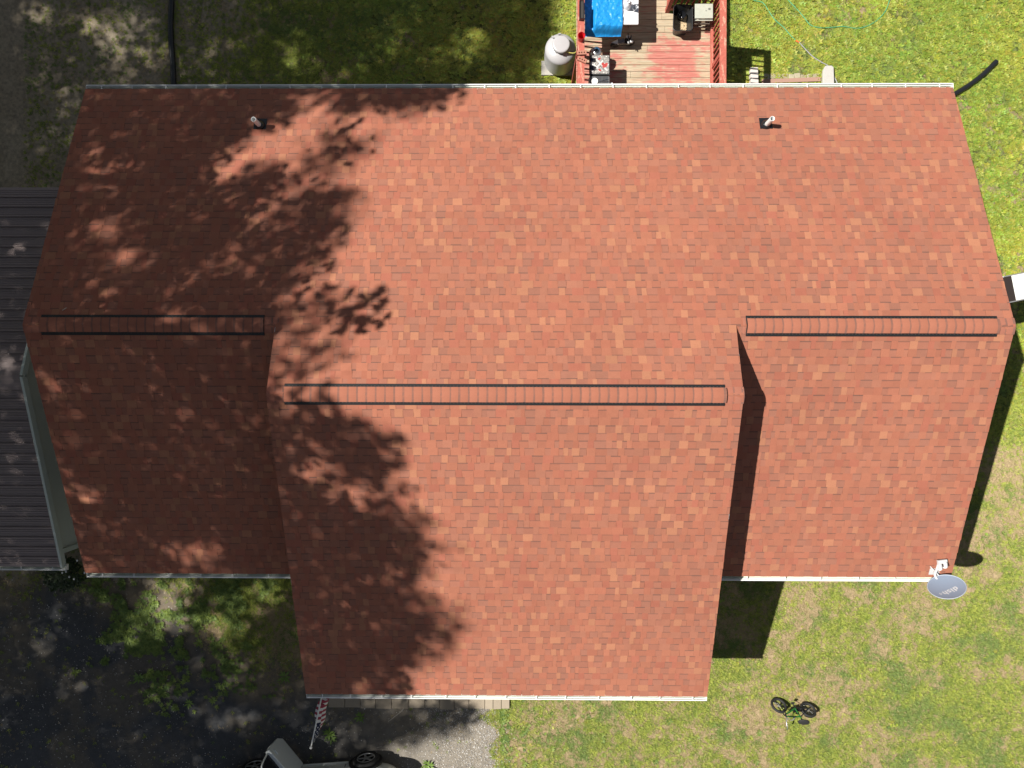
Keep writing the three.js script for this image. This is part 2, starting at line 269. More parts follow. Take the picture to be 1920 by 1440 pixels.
  for (const x of [XL + o - 0.06, XR - o - 0.06]) gable(x, [[ZR + o + 0.06, low2], [ZF - o - 0.06, low2], [ZF - o - 0.06, YF + S * o - 0.2], [ZG, YG - 0.2], [ZR + o + 0.06, EAVE + S * o - 0.2]]);
  for (const x of [MXL + 0.24, MXR - 0.36]) gable(x, [[ZG, low2], [ZMF - o - 0.06, low2], [ZMF - o - 0.06, YMF + S * o - 0.2], [ZM, YM - 0.2], [ZG, YG - 0.24]]);
}
// gutters: open channels with hangers
function gutterGeo(x0, x1, dir) {      // channel runs along x, opening up, outward side = dir
  const t = 0.004, w = 0.118, prof = [[0, 0.0], [0, -0.085], [0.066, -0.085], [0.09, -0.05], [w, -0.03], [w, 0.0], [w - 0.02, 0.0], [w - 0.02, -0.004], [w - t - 0.004, -0.008], [w - t, -0.028], [0.088, -0.046], [0.064, -0.081], [t, -0.081], [t, 0.0]];
  const s = new THREE.Shape(prof.map(p => new THREE.Vector2(p[0] * -dir, p[1]))), g = new THREE.ExtrudeGeometry(s, { depth: x1 - x0, bevelEnabled: false });
  g.rotateY(PI / 2 * 1); // depth -> x, shape x -> -z
  g.translate(x0, 0, 0);
  const lining = new THREE.PlaneGeometry(x1 - x0 - 0.02, 0.088).rotateX(-PI / 2).translate((x0 + x1) / 2, -0.0785, dir * 0.038);
  const back = new THREE.PlaneGeometry(x1 - x0 - 0.02, 0.07).translate((x0 + x1) / 2, -0.042, dir * 0.007);
  const end = x => box(0.006, 0.085, w, x, -0.0425, dir * w / 2);
  return { g: [g, end(x0), end(x1)], lining: [lining, back, new THREE.PlaneGeometry(x1 - x0 - 0.02, 0.04).rotateX(-PI / 2 + dir * 0.95).translate((x0 + x1) / 2, -0.05, dir * 0.084)], w };
}
function gutter(x0, x1, y, z, dir, n, parent) {
  const gr = new THREE.Group(); gr.name = 'gutter'; gr.position.set(0, y, z); parent.add(gr);
  const q = gutterGeo(x0, x1, dir); part('gutter_channel', q.g, M.white, gr); part('gutter_lining', q.lining, M.gutterIn, gr);
  const hg = join([box(0.02, 0.004, 0.112, 0, -0.006, dir * 0.057), box(0.024, 0.03, 0.004, 0, -0.018, dir * 0.108)]), R = rng(Math.round(1000 + x0 * 10));
  for (let i = 0; i < n; i++) { const h = part('gutter_hanger', hg, M.white, gr); h.position.x = lerp(x0 + 0.28, x1 - 0.3, n > 1 ? i / (n - 1) : 0.5) + (R() - 0.5) * 0.08; h.rotation.y = (R() - 0.5) * 0.2; }
  return gr;
}
gutter(XL + 0.0, XR + 0.02, EAVE - 0.016, ZR + 0.024, -1, 27, house);
gutter(XL + 0.02, MXL + 0.2, YF - 0.016, ZF - 0.024, 1, 7, house);
gutter(MXR - 0.2, XR - 0.05, YF - 0.016, ZF - 0.024, 1, 7, house);
gutter(MXL + 0.01, MXR, YMF - 0.016, ZMF - 0.024, 1, 13, house);
// two plumbing vents
for (const [px, py] of [[488, 236], [1436, 235]]) {
  const p = atRoof(px, py), v = new THREE.Group(); v.name = 'vent_pipe'; v.position.copy(p); house.add(v);
  const sl = Math.atan(S);
  part('pipe_flashing', [box(0.24, 0.006, 0.25, 0, 0.012, -0.04, 0).rotateX(-sl)], M.blackGloss, v);
  part('rubber_collar', [lathe([[0.105, -0.03], [0.1, 0.03], [0.062, 0.075], [0.05, 0.085], [0.046, 0.05]])], M.blackGloss, v);
  part('pipe', [lathe([[0.046, -0.05], [0.046, 0.36], [0.0455, 0.362], [0.037, 0.362], [0.036, 0.355], [0.036, 0.1], [0, 0.1]])], M.pvc, v);
}

// ---------------------------------------------------------------- metal roofed garage beside the house
{
  const eY = 2.3, pEave = at(117, 1055, eY), gx = pEave.x, zA = at(48, 705, eY + 1.2).z, zF2 = at(60, 1062, eY).z, zR2 = at(60, 352, eY).z, aY = eY + 1.2, xW = -17.5;
  const g = thing('garage', 'dark ribbed metal garage roof with pale green gable wall close beside the house', 'garage', [gx, 0, 0]);
  const roofM = mat([0.33, 0.265, 0.255], 0.38, { metalness: 0.1, map: grainTex(256, (i, j) => 0.55 + 0.35 * fbm(i / 90, j / 5, 81, 3) + 0.12 * hash(i >> 4, j, 82)) });
  const rf = new THREE.Group(); rf.name = 'roof'; g.add(rf);
  const L = xW - gx;
  for (const [z0, z1] of [[zF2, zA], [zR2, zA]]) {
    const n = 18, dz = (z1 - z0) / n, ang = Math.atan2(aY - eY, Math.abs(z1 - z0));
    for (let i = 0; i < n; i++) {
      const za = z0 + dz * i, len = Math.abs(dz) / Math.cos(ang), gs = [];
      gs.push(box(-L, 0.006, len * 1.06, L / 2, 0, 0));
      for (const [k, hh, w] of [[-0.46, 0.032, 0.026], [-0.2, 0.008, 0.014], [0.02, 0.008, 0.014], [0.24, 0.008, 0.014]]) gs.push(box(-L, hh, w, L / 2, hh / 2 + 0.003, k * len * Math.sign(-dz)));
      const m = part('roof_panel', join(gs), roofM, rf); m.rotation.x = Math.sign(dz) * -1 * -ang * -1 * -1; m.rotation.x = dz < 0 ? ang : -ang; m.position.set(0, lerp(eY, aY, (i + 0.5) / n) + (i % 2) * 0.002, za + dz / 2);
    }
  }
  part('ridge_flashing', [box(-L, 0.008, 0.28, L / 2, 0, 0.13).rotateX(0.3).translate(0, aY + 0.03, zA), box(-L, 0.008, 0.28, L / 2, 0, -0.13).rotateX(-0.3).translate(0, aY + 0.03, zA)], roofM, g);
  part('rake_trim', [beam([0.01, eY - 0.02, zF2], [0.01, aY + 0.0, zA], 0.05, 0.13), beam([0.01, eY - 0.02, zR2], [0.01, aY + 0.0, zA], 0.05, 0.13)], M.trimGreen, g);
  const wz0 = zR2 + 0.3, wz1 = zF2 - 0.33, tw = (z) => aY - 0.1 - (aY - eY) * Math.abs(z - zA) / Math.abs((z > zA ? zF2 : zR2) - zA), wall = [];
  for (let y = -1.3; y < aY - 0.25; y += 0.115) { let a = wz0, b = wz1; while (a < b && tw(a) < y + 0.115) a += 0.02; while (b > a && tw(b) < y + 0.115) b -= 0.02; if (b - a > 0.1) wall.push(new THREE.BoxGeometry(0.03, 0.122, b - a).rotateZ(0.1).translate(-0.098, y + 0.0575, (a + b) / 2)); }
  const wb = part('wall', new THREE.ExtrudeGeometry(new THREE.Shape([[wz0, -1.3], [wz1, -1.3], [wz1, tw(wz1)], [zA, tw(zA)], [wz0, tw(wz0)]].map(([z, y]) => new THREE.Vector2(-z, y))), { depth: 0.1, bevelEnabled: false }).rotateY(PI / 2).translate(-0.2, 0, 0), M.siding, g);
  for (const b of wall) part('siding_board', b, M.siding, wb);
  part('corner_trim', [box(0.08, tw(wz1) + 1.3, 0.1, -0.085, (tw(wz1) - 1.3) / 2, wz1 + 0.035), box(0.08, tw(wz0) + 1.3, 0.1, -0.085, (tw(wz0) - 1.3) / 2, wz0 - 0.035)], M.trimGreen, g);
  part('wall', [box(-L - 0.4, eY + 1.15, 0.1, L / 2 - 0.15, (eY - 1.35) / 2, wz1), box(-L - 0.4, eY + 1.15, 0.1, L / 2 - 0.15, (eY - 1.35) / 2, wz0)], M.siding, g);
  gutter(L, 0.06, eY - 0.02, zF2 - 0.03, 1, 12, g);
}

// ---------------------------------------------------------------- sheltering trees west of the house (they only throw the shade)
const toSun = p => [p.x + SUN[0] * p.y, p.z + SUN[1] * p.y];
{
  const roofPts = [[566, 160], [582, 205], [540, 225], [470, 245], [420, 300], [410, 335], [470, 318], [560, 330], [610, 345], [645, 365], [668, 400], [648, 450], [630, 490], [590, 520], [560, 555], [620, 560], [690, 568], [716, 605], [668, 640], [650, 668], [605, 690], [615, 740], [650, 785], [690, 822], [745, 832], [765, 880], [780, 935], [735, 962], [800, 985], [828, 1025], [810, 1070], [785, 1090], [805, 1125], [850, 1160], [872, 1195], [830, 1232], [772, 1245], [764, 1300]];
  const edge = roofPts.map(([a, b]) => toSun(atRoof(a, b)));
  const low = [[700, 1330], [880, 1320], [905, 1350], [800, 1385], [690, 1400], [740, 1440]].map(([a, b]) => toSun(atGround(a, b)));
  const up = [[1060, -60], [1035, 20], [1040, 80], [1000, 140]].map(([a, b]) => toSun(atGround(a, b)));
  const topBlob = [[885, 158], [870, 178], [800, 205], [700, 216], [650, 190], [640, 160]].map(([a, b]) => toSun(atRoof(a, b)));
  const poly = [[-24, -13], [up[0][0], -13], ...up, ...topBlob, ...edge, ...low, [low[5][0], 13], [-24, 13]];
  const blob = [[575, 262], [610, 240], [650, 268], [676, 292], [640, 312], [585, 300]].map(([a, b]) => toSun(atRoof(a, b)));
  const inside = (q, P) => { let c = false; for (let i = 0, j = P.length - 1; i < P.length; j = i++) if ((P[i][1] > q[1]) !== (P[j][1] > q[1]) && q[0] < (P[j][0] - P[i][0]) * (q[1] - P[i][1]) / (P[j][1] - P[i][1]) + P[i][0]) c = !c; return c; };
  // gaps in the leaves: [px, py, radius along x, radius along y, how open]
  const holesRoof = [[500, 268, 42, 24, 1], [548, 285, 42, 42, 0.9], [432, 330, 26, 20, 0.9], [450, 475, 20, 18, 0.8], [238, 495, 20, 32, 0.9], [190, 435, 17, 12, 0.8], [180, 368, 22, 14, 0.8], [210, 322, 28, 22, 0.7], [148, 305, 26, 14, 0.8], [152, 200, 12, 34, 0.8], [515, 380, 20, 11, 0.6], [470, 412, 28, 9, 0.45], [545, 462, 26, 12, 0.5], [545, 555, 34, 15, 0.6], [545, 602, 28, 10, 0.4], [618, 605, 18, 8, 0.5], [545, 652, 46, 20, 0.75], [535, 700, 26, 9, 0.4], [315, 605, 20, 8, 0.6],
    [105, 745, 22, 24, 0.8], [135, 820, 22, 16, 0.8], [150, 930, 32, 22, 0.9], [215, 968, 26, 9, 0.6], [190, 1070, 42, 8, 0.8], [315, 1020, 34, 12, 0.7], [420, 1030, 16, 11, 0.7], [345, 1065, 22, 8, 0.6], [350, 780, 12, 10, 0.5], [560, 832, 16, 10, 0.6], [592, 868, 16, 12, 0.8], [680, 922, 30, 13, 0.8], [650, 885, 14, 10, 0.5], [565, 1085, 18, 12, 0.8], [603, 1118, 20, 11, 0.9], [655, 1140, 14, 8, 0.6], [735, 1112, 14, 9, 0.7], [700, 1155, 10, 8, 0.5]].map(([a, b, c, d, e]) => [...toSun(atRoof(a, b)), c * 0.0098, d * 0.0105, e]);
  const holesGround = [[180, 42, 42, 16, 0.9], [186, 66, 26, 16, 0.85], [236, 22, 14, 8, 0.7], [210, 98, 34, 24, 0.5], [222, 132, 24, 14, 0.6], [60, 22, 24, 12, 0.6], [105, 14, 18, 8, 0.6], [300, 95, 18, 18, 0.9], [78, 152, 12, 8, 0.6], [140, 185, 14, 9, 0.5], [435, 85, 16, 16, 0.5], [545, 88, 13, 20, 0.8], [497, 54, 10, 6, 0.9], [552, 118, 16, 9, 0.7], [620, 20, 10, 8, 0.3], [810, 15, 16, 10, 0.4], [895, 68, 36, 18, 0.5], [840, 112, 20, 8, 0.3], [940, 20, 20, 12, 0.3], [885, 148, 30, 6, 0.4],
    [318, 1108, 42, 16, 0.9], [300, 1128, 30, 12, 0.7], [482, 1112, 34, 16, 0.8], [398, 1150, 28, 14, 0.8], [320, 1170, 40, 22, 0.5], [372, 1180, 22, 14, 0.6], [468, 1160, 16, 10, 0.6], [420, 1195, 30, 16, 0.6], [245, 1200, 34, 18, 0.35], [225, 1225, 26, 12, 0.5], [310, 1290, 26, 12, 0.4], [345, 1325, 22, 8, 0.5], [425, 1360, 14, 8, 0.5], [270, 1375, 12, 8, 0.5], [628, 1390, 20, 13, 0.9], [440, 1260, 20, 8, 0.3], [20, 478, 30, 10, 0.7], [40, 465, 18, 9, 0.6]].map(([a, b, c, d, e]) => [...toSun(atGround(a, b)), c * 0.0128, d * 0.0128, e]);
  const holes = [...holesRoof, ...holesGround];
  const R = rng(4242), open = (x, z) => { let k = 1; for (const [a, b, c, d, e] of holes) { const q = ((x - a) / (c + 0.07)) ** 2 + ((z - b) / (d + 0.07)) ** 2; if (q < 1.7) k *= 1 - e * smooth(1.7, 0.75, q); } return k; };
  const leaf = [];
  { const L = rng(5); const one = new THREE.BufferGeometry(); one.setAttribute('position', new THREE.Float32BufferAttribute([0, 0, 0, 0.065, 0.012, 0.08, 0, 0, 0.19, -0.065, 0.012, 0.08], 3)); one.setIndex([0, 1, 2, 0, 2, 3]); one.computeVertexNormals();
    for (let i = 0; i < 13; i++) leaf.push(one.clone().rotateX((L() - 0.5) * 1.3).rotateY(L() * TAU).rotateZ((L() - 0.5) * 0.8).translate((L() - 0.5) * 0.5, (L() - 0.5) * 0.42, (L() - 0.5) * 0.5)); }
  const clump = mergeGeometries(leaf), leafM = mat([0.06, 0.1, 0.025], 0.7);
  const trees = [[-17.5, -12.6], [-15.4, -4.6], [-16, 1.6], [-17, 11.4]].map(([x, z]) => ({ x, z, list: [] }));
  const want = 11500; let tries = 0, got = 0;
  while (got < want && tries++ < 400000) {
    const xs = lerp(-17, 2.2, R()), zs = lerp(-12.5, 12.5, R());
    let d = inside([xs + 0.22, zs], poly) || inside([xs, zs], blob) ? 1 : 0; if (!d) continue;
    if (R() > open(xs, zs) ** 1.6) continue;
    const hmin = Math.max(9, (xs + 12.9) / 1.443 + 1.5), h = lerp(hmin, 31, R() ** 0.7), x = xs - SUN[0] * h, z = zs - SUN[1] * h;
    if (R() > open(xs, zs)) continue;
    let best = trees[0], bd = 1e9; for (const t of trees) { const q = (x - t.x) ** 2 * 0.5 + (z - t.z) ** 2; if (q < bd) { bd = q; best = t; } }
    best.list.push([x, h, z]); got++;
  }
  const bark = mat([0.12, 0.09, 0.065], 0.9);
  trees.forEach((t, k) => {
    const y0 = gy(t.x, t.z), T = thing('shade_tree', ['tall leafy tree behind the back corner of the garage', 'tall leafy tree beyond the rear slope of the garage roof', 'tall leafy tree beyond the front slope of the garage roof', 'tall leafy tree beside the driveway'][k], 'tree', [t.x, y0, t.z]);
    part('trunk', [bar([0, -0.2, 0], [0.3, 7, 0.2], 0.36, 12, 0.26), bar([0.3, 7, 0.2], [-0.2, 19, -0.2], 0.26, 10, 0.06)], bark, T);
    const lb = []; const LR = rng(90 + k); for (let i = 0; i < 14; i++) { const q = t.list[Math.floor(LR() * t.list.length)]; if (q[0] + SUN[0] * q[1] > -3) continue; const s = 7 + LR() * 9; lb.push(bar([0.3, s, 0.1], [q[0] - t.x, Math.max(q[1] - y0, s + 0.5), q[2] - t.z], 0.055, 6, 0.015)); }
    part('limb', lb, bark, T);
    const c = new THREE.InstancedMesh(clump, leafM, t.list.length), m = new THREE.Matrix4(), qt = new THREE.Quaternion(), e = new THREE.Euler(), col = new THREE.Color();
    t.list.forEach((q, i) => { const s = 0.85 + 0.6 * LR(); qt.setFromEuler(e.set(LR() * 0.6, LR() * TAU, LR() * 0.6)); m.compose(new THREE.Vector3(q[0] - t.x, q[1] - y0, q[2] - t.z), qt, new THREE.Vector3(s, s, s)); c.setMatrixAt(i, m); const v = 0.7 + 0.6 * LR(); c.setColorAt(i, col.setRGB(v, v, v * 0.9)); });
    c.name = 'crown'; c.userData.kind = 'stuff'; c.castShadow = c.receiveShadow = true; T.add(c);
  });
}
// ---------------------------------------------------------------- deck behind the house
const DECK = 0.55, RAIL = 1.47;
{
  const X0 = 1.45, X1 = 4.60, XS = 3.52, ZN = -8.54, ZE = -9.9;
  const deck = thing('deck', 'raised wooden deck with worn red paint and slatted railings behind the house', 'deck');
  const wear = tex(680, 920, (i, j) => {
    const x = 1.3 + i / 200, z = -9.8 + j / 200, b = Math.floor((z + 20) / 0.148), n = fbm(x / 0.5 + b * 7.3, z / 0.12, 91, 4), n2 = fbm(x / 0.9, z / 0.7, 95, 3), g = noise(x * 9 + b * 31, z * 190, 97), st = noise(x * 3 + b * 17, z * 60, 98);
    let red = smooth(2.6, 3.25, x + (n2 - 0.5) * 1.4) * smooth(-8.3, -7.6, z + (n2 - 0.5)) * smooth(4.55, 3.95, x + (n - 0.5) * 1.6 * smooth(-7.6, -7.0, z)); red = Math.max(red, 0.8 * smooth(-8.1, -7.4, z) * smooth(2.75, 2.35, x + (n - 0.5))); red = Math.max(red, 0.55 * smooth(0.56, 0.66, n2));
    const st2 = noise(x * 5 + b * 3, z * 110, 99), chip = fbm(x * 9, z * 26, 100, 3); red = 0.92 * smooth(0.3, 0.95, red * 0.72 + (n - 0.5) * 0.9 + (st2 - 0.5) * 0.35 + (chip - 0.5) * 0.9 + 0.21);
    const wood = mix3([0.40, 0.30, 0.19], [0.50, 0.42, 0.30], st).map(v => v * (0.7 + 0.38 * g)), paint = mix3([0.45, 0.12, 0.098], [0.50, 0.19, 0.155], st).map(v => v * (0.82 + 0.2 * g));
    return mix3(wood, paint, red);
  }, { repeat: false });
  const bm = mat([1, 1, 1], 0.75, { map: wear });
  const uvDeck = g => { const p = g.attributes.position, u = g.attributes.uv; for (let i = 0; i < p.count; i++) u.setXY(i, (p.getX(i) - 1.3) / 3.4, (p.getZ(i) + 9.8) / 4.6); return g; };
  const R = rng(8);
  for (let z = -5.46; z > ZE; z -= 0.148) {
    const x1 = z - 0.07 > ZN ? X1 : XS; let parts2 = [[X0, x1]];
    const cut = 2.2 + 1.6 * R(); if (R() < 0.6 && cut < x1 - 0.4) parts2 = [[X0, cut - 0.002], [cut + 0.002, x1]];
    for (const [a, b] of parts2) part('deck_board', uvDeck(box(b - a, 0.034, 0.1405, (a + b) / 2, DECK - 0.017 + (R() - 0.5) * 0.003, z, 0.004)), bm, deck);
  }
  const redMap = grainTex(256, (i, j) => mix3([0.46, 0.12, 0.085], [0.6, 0.36, 0.26], smooth(0.56, 0.72, fbm(i / 20, j / 60, 101)) * 0.8).map(v => v * (0.78 + 0.25 * noise(i / 2.5, j / 50, 103))));
  const rm = mat([1, 1, 1], 0.65, { map: redMap }), rd = mat([0.36, 0.075, 0.055], 0.65);
  const rail = (name, a, b, w, h, m = rm) => part(name, beam(a, b, w, h), m, deck);
  const run = (a, b, y0, y1) => { const n = Math.round(Math.hypot(b[0] - a[0], b[1] - a[1]) / 0.128), g = box(0.036, y1 - y0, 0.036, 0, (y0 + y1) / 2, 0); for (let i = 0; i <= n; i++) { const o = part('baluster', g, rd, deck); o.position.set(lerp(a[0], b[0], i / n), 0, lerp(a[1], b[1], i / n)); } };
  const LX = 1.482, RX = 4.547;
  rail('top_rail', [LX, RAIL - 0.019, -5.45], [LX, RAIL - 0.019, -7.55], 0.142, 0.038); rail('top_rail', [LX, RAIL - 0.019, -7.556], [LX, RAIL - 0.019, ZE], 0.142, 0.038);
  rail('top_rail', [RX, RAIL - 0.019, -5.45], [RX, RAIL - 0.019, -7.46], 0.142, 0.038); rail('top_rail', [RX, RAIL - 0.019, -7.465], [RX, RAIL - 0.019, ZN - 0.05], 0.142, 0.038);
  rail('bottom_rail', [LX, 0.66, -5.45], [LX, 0.66, ZE], 0.04, 0.085); rail('bottom_rail', [RX - 0.03, 0.66, -5.45], [RX - 0.03, 0.66, ZN], 0.06, 0.085);
  rail('side_rail', [RX, 1.38, -5.45], [RX, 1.38, ZN], 0.038, 0.09); rail('side_rail', [LX, 1.38, -5.45], [LX, 1.38, ZE], 0.038, 0.09);
  rail('top_rail', [XS, RAIL - 0.019, ZN], [RX - 0.075, RAIL - 0.019, ZN], 0.142, 0.038); rail('bottom_rail', [XS, 0.66, ZN], [RX - 0.06, 0.66, ZN], 0.04, 0.085);
  rail('top_rail', [XS, RAIL - 0.019, ZN - 0.075], [XS, RAIL - 0.019, ZE], 0.142, 0.038); rail('bottom_rail', [XS, 0.66, ZN - 0.03], [XS, 0.66, ZE], 0.04, 0.085);
  run([RX, -5.6], [RX, ZN + 0.12], 0.6, 1.45); run([LX, -5.6], [LX, ZE], 0.6, 1.45); run([XS + 0.12, ZN], [RX - 0.12, ZN], 0.6, 1.45); run([XS, ZN - 0.12], [XS, ZE], 0.6, 1.45);
  for (const [x, z] of [[LX, -5.5], [LX, -7.5], [LX, ZE], [RX, -5.5], [RX, -7.2], [RX, ZN], [XS, ZN], [XS, ZE]]) part('post', box(0.088, 1.44 + 1.2, 0.088, x, (1.44 - 1.2) / 2, z), rd, deck);
  part('rim_joist', [box(X1 - XS, 0.19, 0.038, (X1 + XS) / 2, 0.42, ZN + 0.06)], rd, deck); part('rim_joist', [box(0.038, 0.19, 3.1, X1 - 0.06, 0.42, -7.0)], rd, deck); part('rim_joist', [box(0.038, 0.19, 4.4, X0 + 0.03, 0.42, -7.7)], rd, deck);
}
// folding table, tarp, and the things on it
{
  const t = thing('folding_table', 'white plastic folding table half covered by the blue tarp on the deck', 'table', [2.28, DECK, -8.79]);
  part('table_top', [box(0.95, 0.045, 1.83, 0, 0.7175, 0, 0.022)], mat([0.82, 0.82, 0.84], 0.35), t);
  for (const z of [-0.62, 0.62]) { part('leg', [bar([-0.36, 0, z], [-0.36, 0.7, z], 0.014)], M.steel, t); part('leg', [bar([0.36, 0, z], [0.36, 0.7, z], 0.014), bar([-0.36, 0.12, z], [0.36, 0.12, z], 0.01)], M.steel, t); }
  const top = DECK + 0.742, R = rng(12);
  const nx = 120, nz = 260, x0 = 1.575, x1 = 2.385, z0 = -9.75, z1 = -7.70, pos = [], uv = [], idx = [];
  for (let j = 0; j <= nz; j++) for (let i = 0; i <= nx; i++) {
    const a = i / nx, b = j / nz; let x = lerp(x0, x1, a), z = lerp(z0, z1, b); x += 0.02 * (fbm(z * 3, 4, 111, 2) - 0.5) * (a > 0.97 || a < 0.03 ? 1 : 0.2);
    const plate = smooth(1.74, 1.84, x + 0.06 * (fbm(z * 2, 1, 113, 2) - 0.5)) * smooth(-7.74, -7.86, z + 0.08 * (fbm(x * 4, 7, 114, 2) - 0.5));
    const wr = 0.03 * (fbm(x * 13 + z * 5, z * 15, 115, 3) - 0.5) + 0.034 * (Math.abs(fbm(x * 5, z * 4 - x * 3, 116, 3) - 0.5) - 0.1), fold = 0.06 * smooth(-8.33, -8.38, z + 0.06 * x) - 0.02 * smooth(0.05, 0, Math.abs(z + 0.05 * x - 8.28 + 16.6));
    const edgeDrop = smooth(-7.80, -7.70, z) * 0.12;
    pos.push(x, lerp(1.21 - edgeDrop, top + 0.045, plate) + wr + fold * plate, z); uv.push(x * 2, z * 2);
  }
  for (let j = 0; j < nz; j++) for (let i = 0; i < nx; i++) { const q = j * (nx + 1) + i; idx.push(q, q + nx + 1, q + 1, q + 1, q + nx + 1, q + nx + 2); }
  const g = new THREE.BufferGeometry(); g.setAttribute('position', new THREE.Float32BufferAttribute(pos, 3)); g.setAttribute('uv', new THREE.Float32BufferAttribute(uv, 2)); g.setIndex(idx); g.computeVertexNormals();
  tag(part('tarp', g, mat([0.012, 0.24, 0.6], 0.36)), 'crinkled bright blue plastic tarp draped over the white table', 'tarp');
  const pj = at(1177, 9, top + 0.1), jug = thing('jug', 'white plastic jug with a handle on the white table', 'jug', [pj.x, top, pj.z], 0.6);
  part('body', [lathe([[0, 0], [0.075, 0], [0.08, 0.03], [0.08, 0.15], [0.055, 0.2], [0.035, 0.22], [0.035, 0.245], [0.03, 0.245], [0.03, 0.2], [0, 0.2]])], mat([0.8, 0.8, 0.82], 0.4), jug);
  part('handle', [tube([[0.05, 0.21, 0], [0.12, 0.21, 0], [0.135, 0.14, 0], [0.078, 0.06, 0]], 0.012, 20)], mat([0.8, 0.8, 0.82], 0.4), jug);
  const pc = at(1190, 16, top + 0.06), cup = thing('cup', 'round grey cup beside the white jug', 'cup', [pc.x, top, pc.z]);
  part('body', [lathe([[0, 0.004], [0.04, 0.004], [0.052, 0.11], [0.049, 0.11], [0.038, 0.012], [0, 0.012]])], mat([0.32, 0.34, 0.38], 0.25), cup);
}
// on the left-hand railing: planter, red pot, two bricks
{
  const p = thing('planter_box', 'long narrow black planter box sitting on the deck railing beside the tarp', 'planter', [1.482, RAIL, -8.06]);
  const o = [[-0.05, -0.2], [0.05, -0.2], [0.05, 0.2], [-0.05, 0.2]], sh = new THREE.Shape(o.map(q => new THREE.Vector2(...q))), ho = new THREE.Path(o.map(q => new THREE.Vector2(q[0] * 0.84, q[1] * 0.95)));
  sh.holes.push(ho); part('trough', [new THREE.ExtrudeGeometry(sh, { depth: 0.11, bevelEnabled: false }).rotateX(-PI / 2), box(0.098, 0.01, 0.398, 0, 0.0055, 0)], M.blackGloss, p);
  part('soil', [box(0.083, 0.02, 0.378, 0, 0.07, 0)], mat([0.05, 0.045, 0.042], 0.95, { map: granule }), p);
  const q = thing('flower_pot', 'empty bright red pot standing on the deck railing', 'pot', [1.472, RAIL, -7.455]);
  part('pot', [lathe([[0, 0.004], [0.058, 0.004], [0.074, 0.175], [0.08, 0.178], [0.08, 0.2], [0.07, 0.2], [0.054, 0.015], [0, 0.015]])], M.red, q);
  const bs = new THREE.Shape([[-0.1, -0.043], [0.1, -0.043], [0.1, 0.043], [-0.1, 0.043]].map(v => new THREE.Vector2(...v)));
  for (const x of [-0.055, 0, 0.055]) bs.holes.push(new THREE.Path().absarc(x, 0, 0.0165, 0, TAU, true));
  const bg = new THREE.ExtrudeGeometry(bs, { depth: 0.056, bevelEnabled: true, bevelSize: 0.002, bevelThickness: 0.002, bevelSegments: 1, curveSegments: 10 }).rotateX(-PI / 2), bmat = mat([0.46, 0.2, 0.14], 0.9, { map: granule });
  const b1 = part('brick', bg, bmat); b1.position.set(1.492, RAIL + 0.003, -7.155); b1.rotation.y = 0.05; tag(b1, 'three-holed brick lying square across the deck railing', 'brick', 'bricks on the deck railing');
  const b2 = part('brick', bg, bmat); b2.position.set(1.502, RAIL + 0.003, -7.005); b2.rotation.y = -0.42; tag(b2, 'three-holed brick lying askew across the deck railing', 'brick', 'bricks on the deck railing');
}
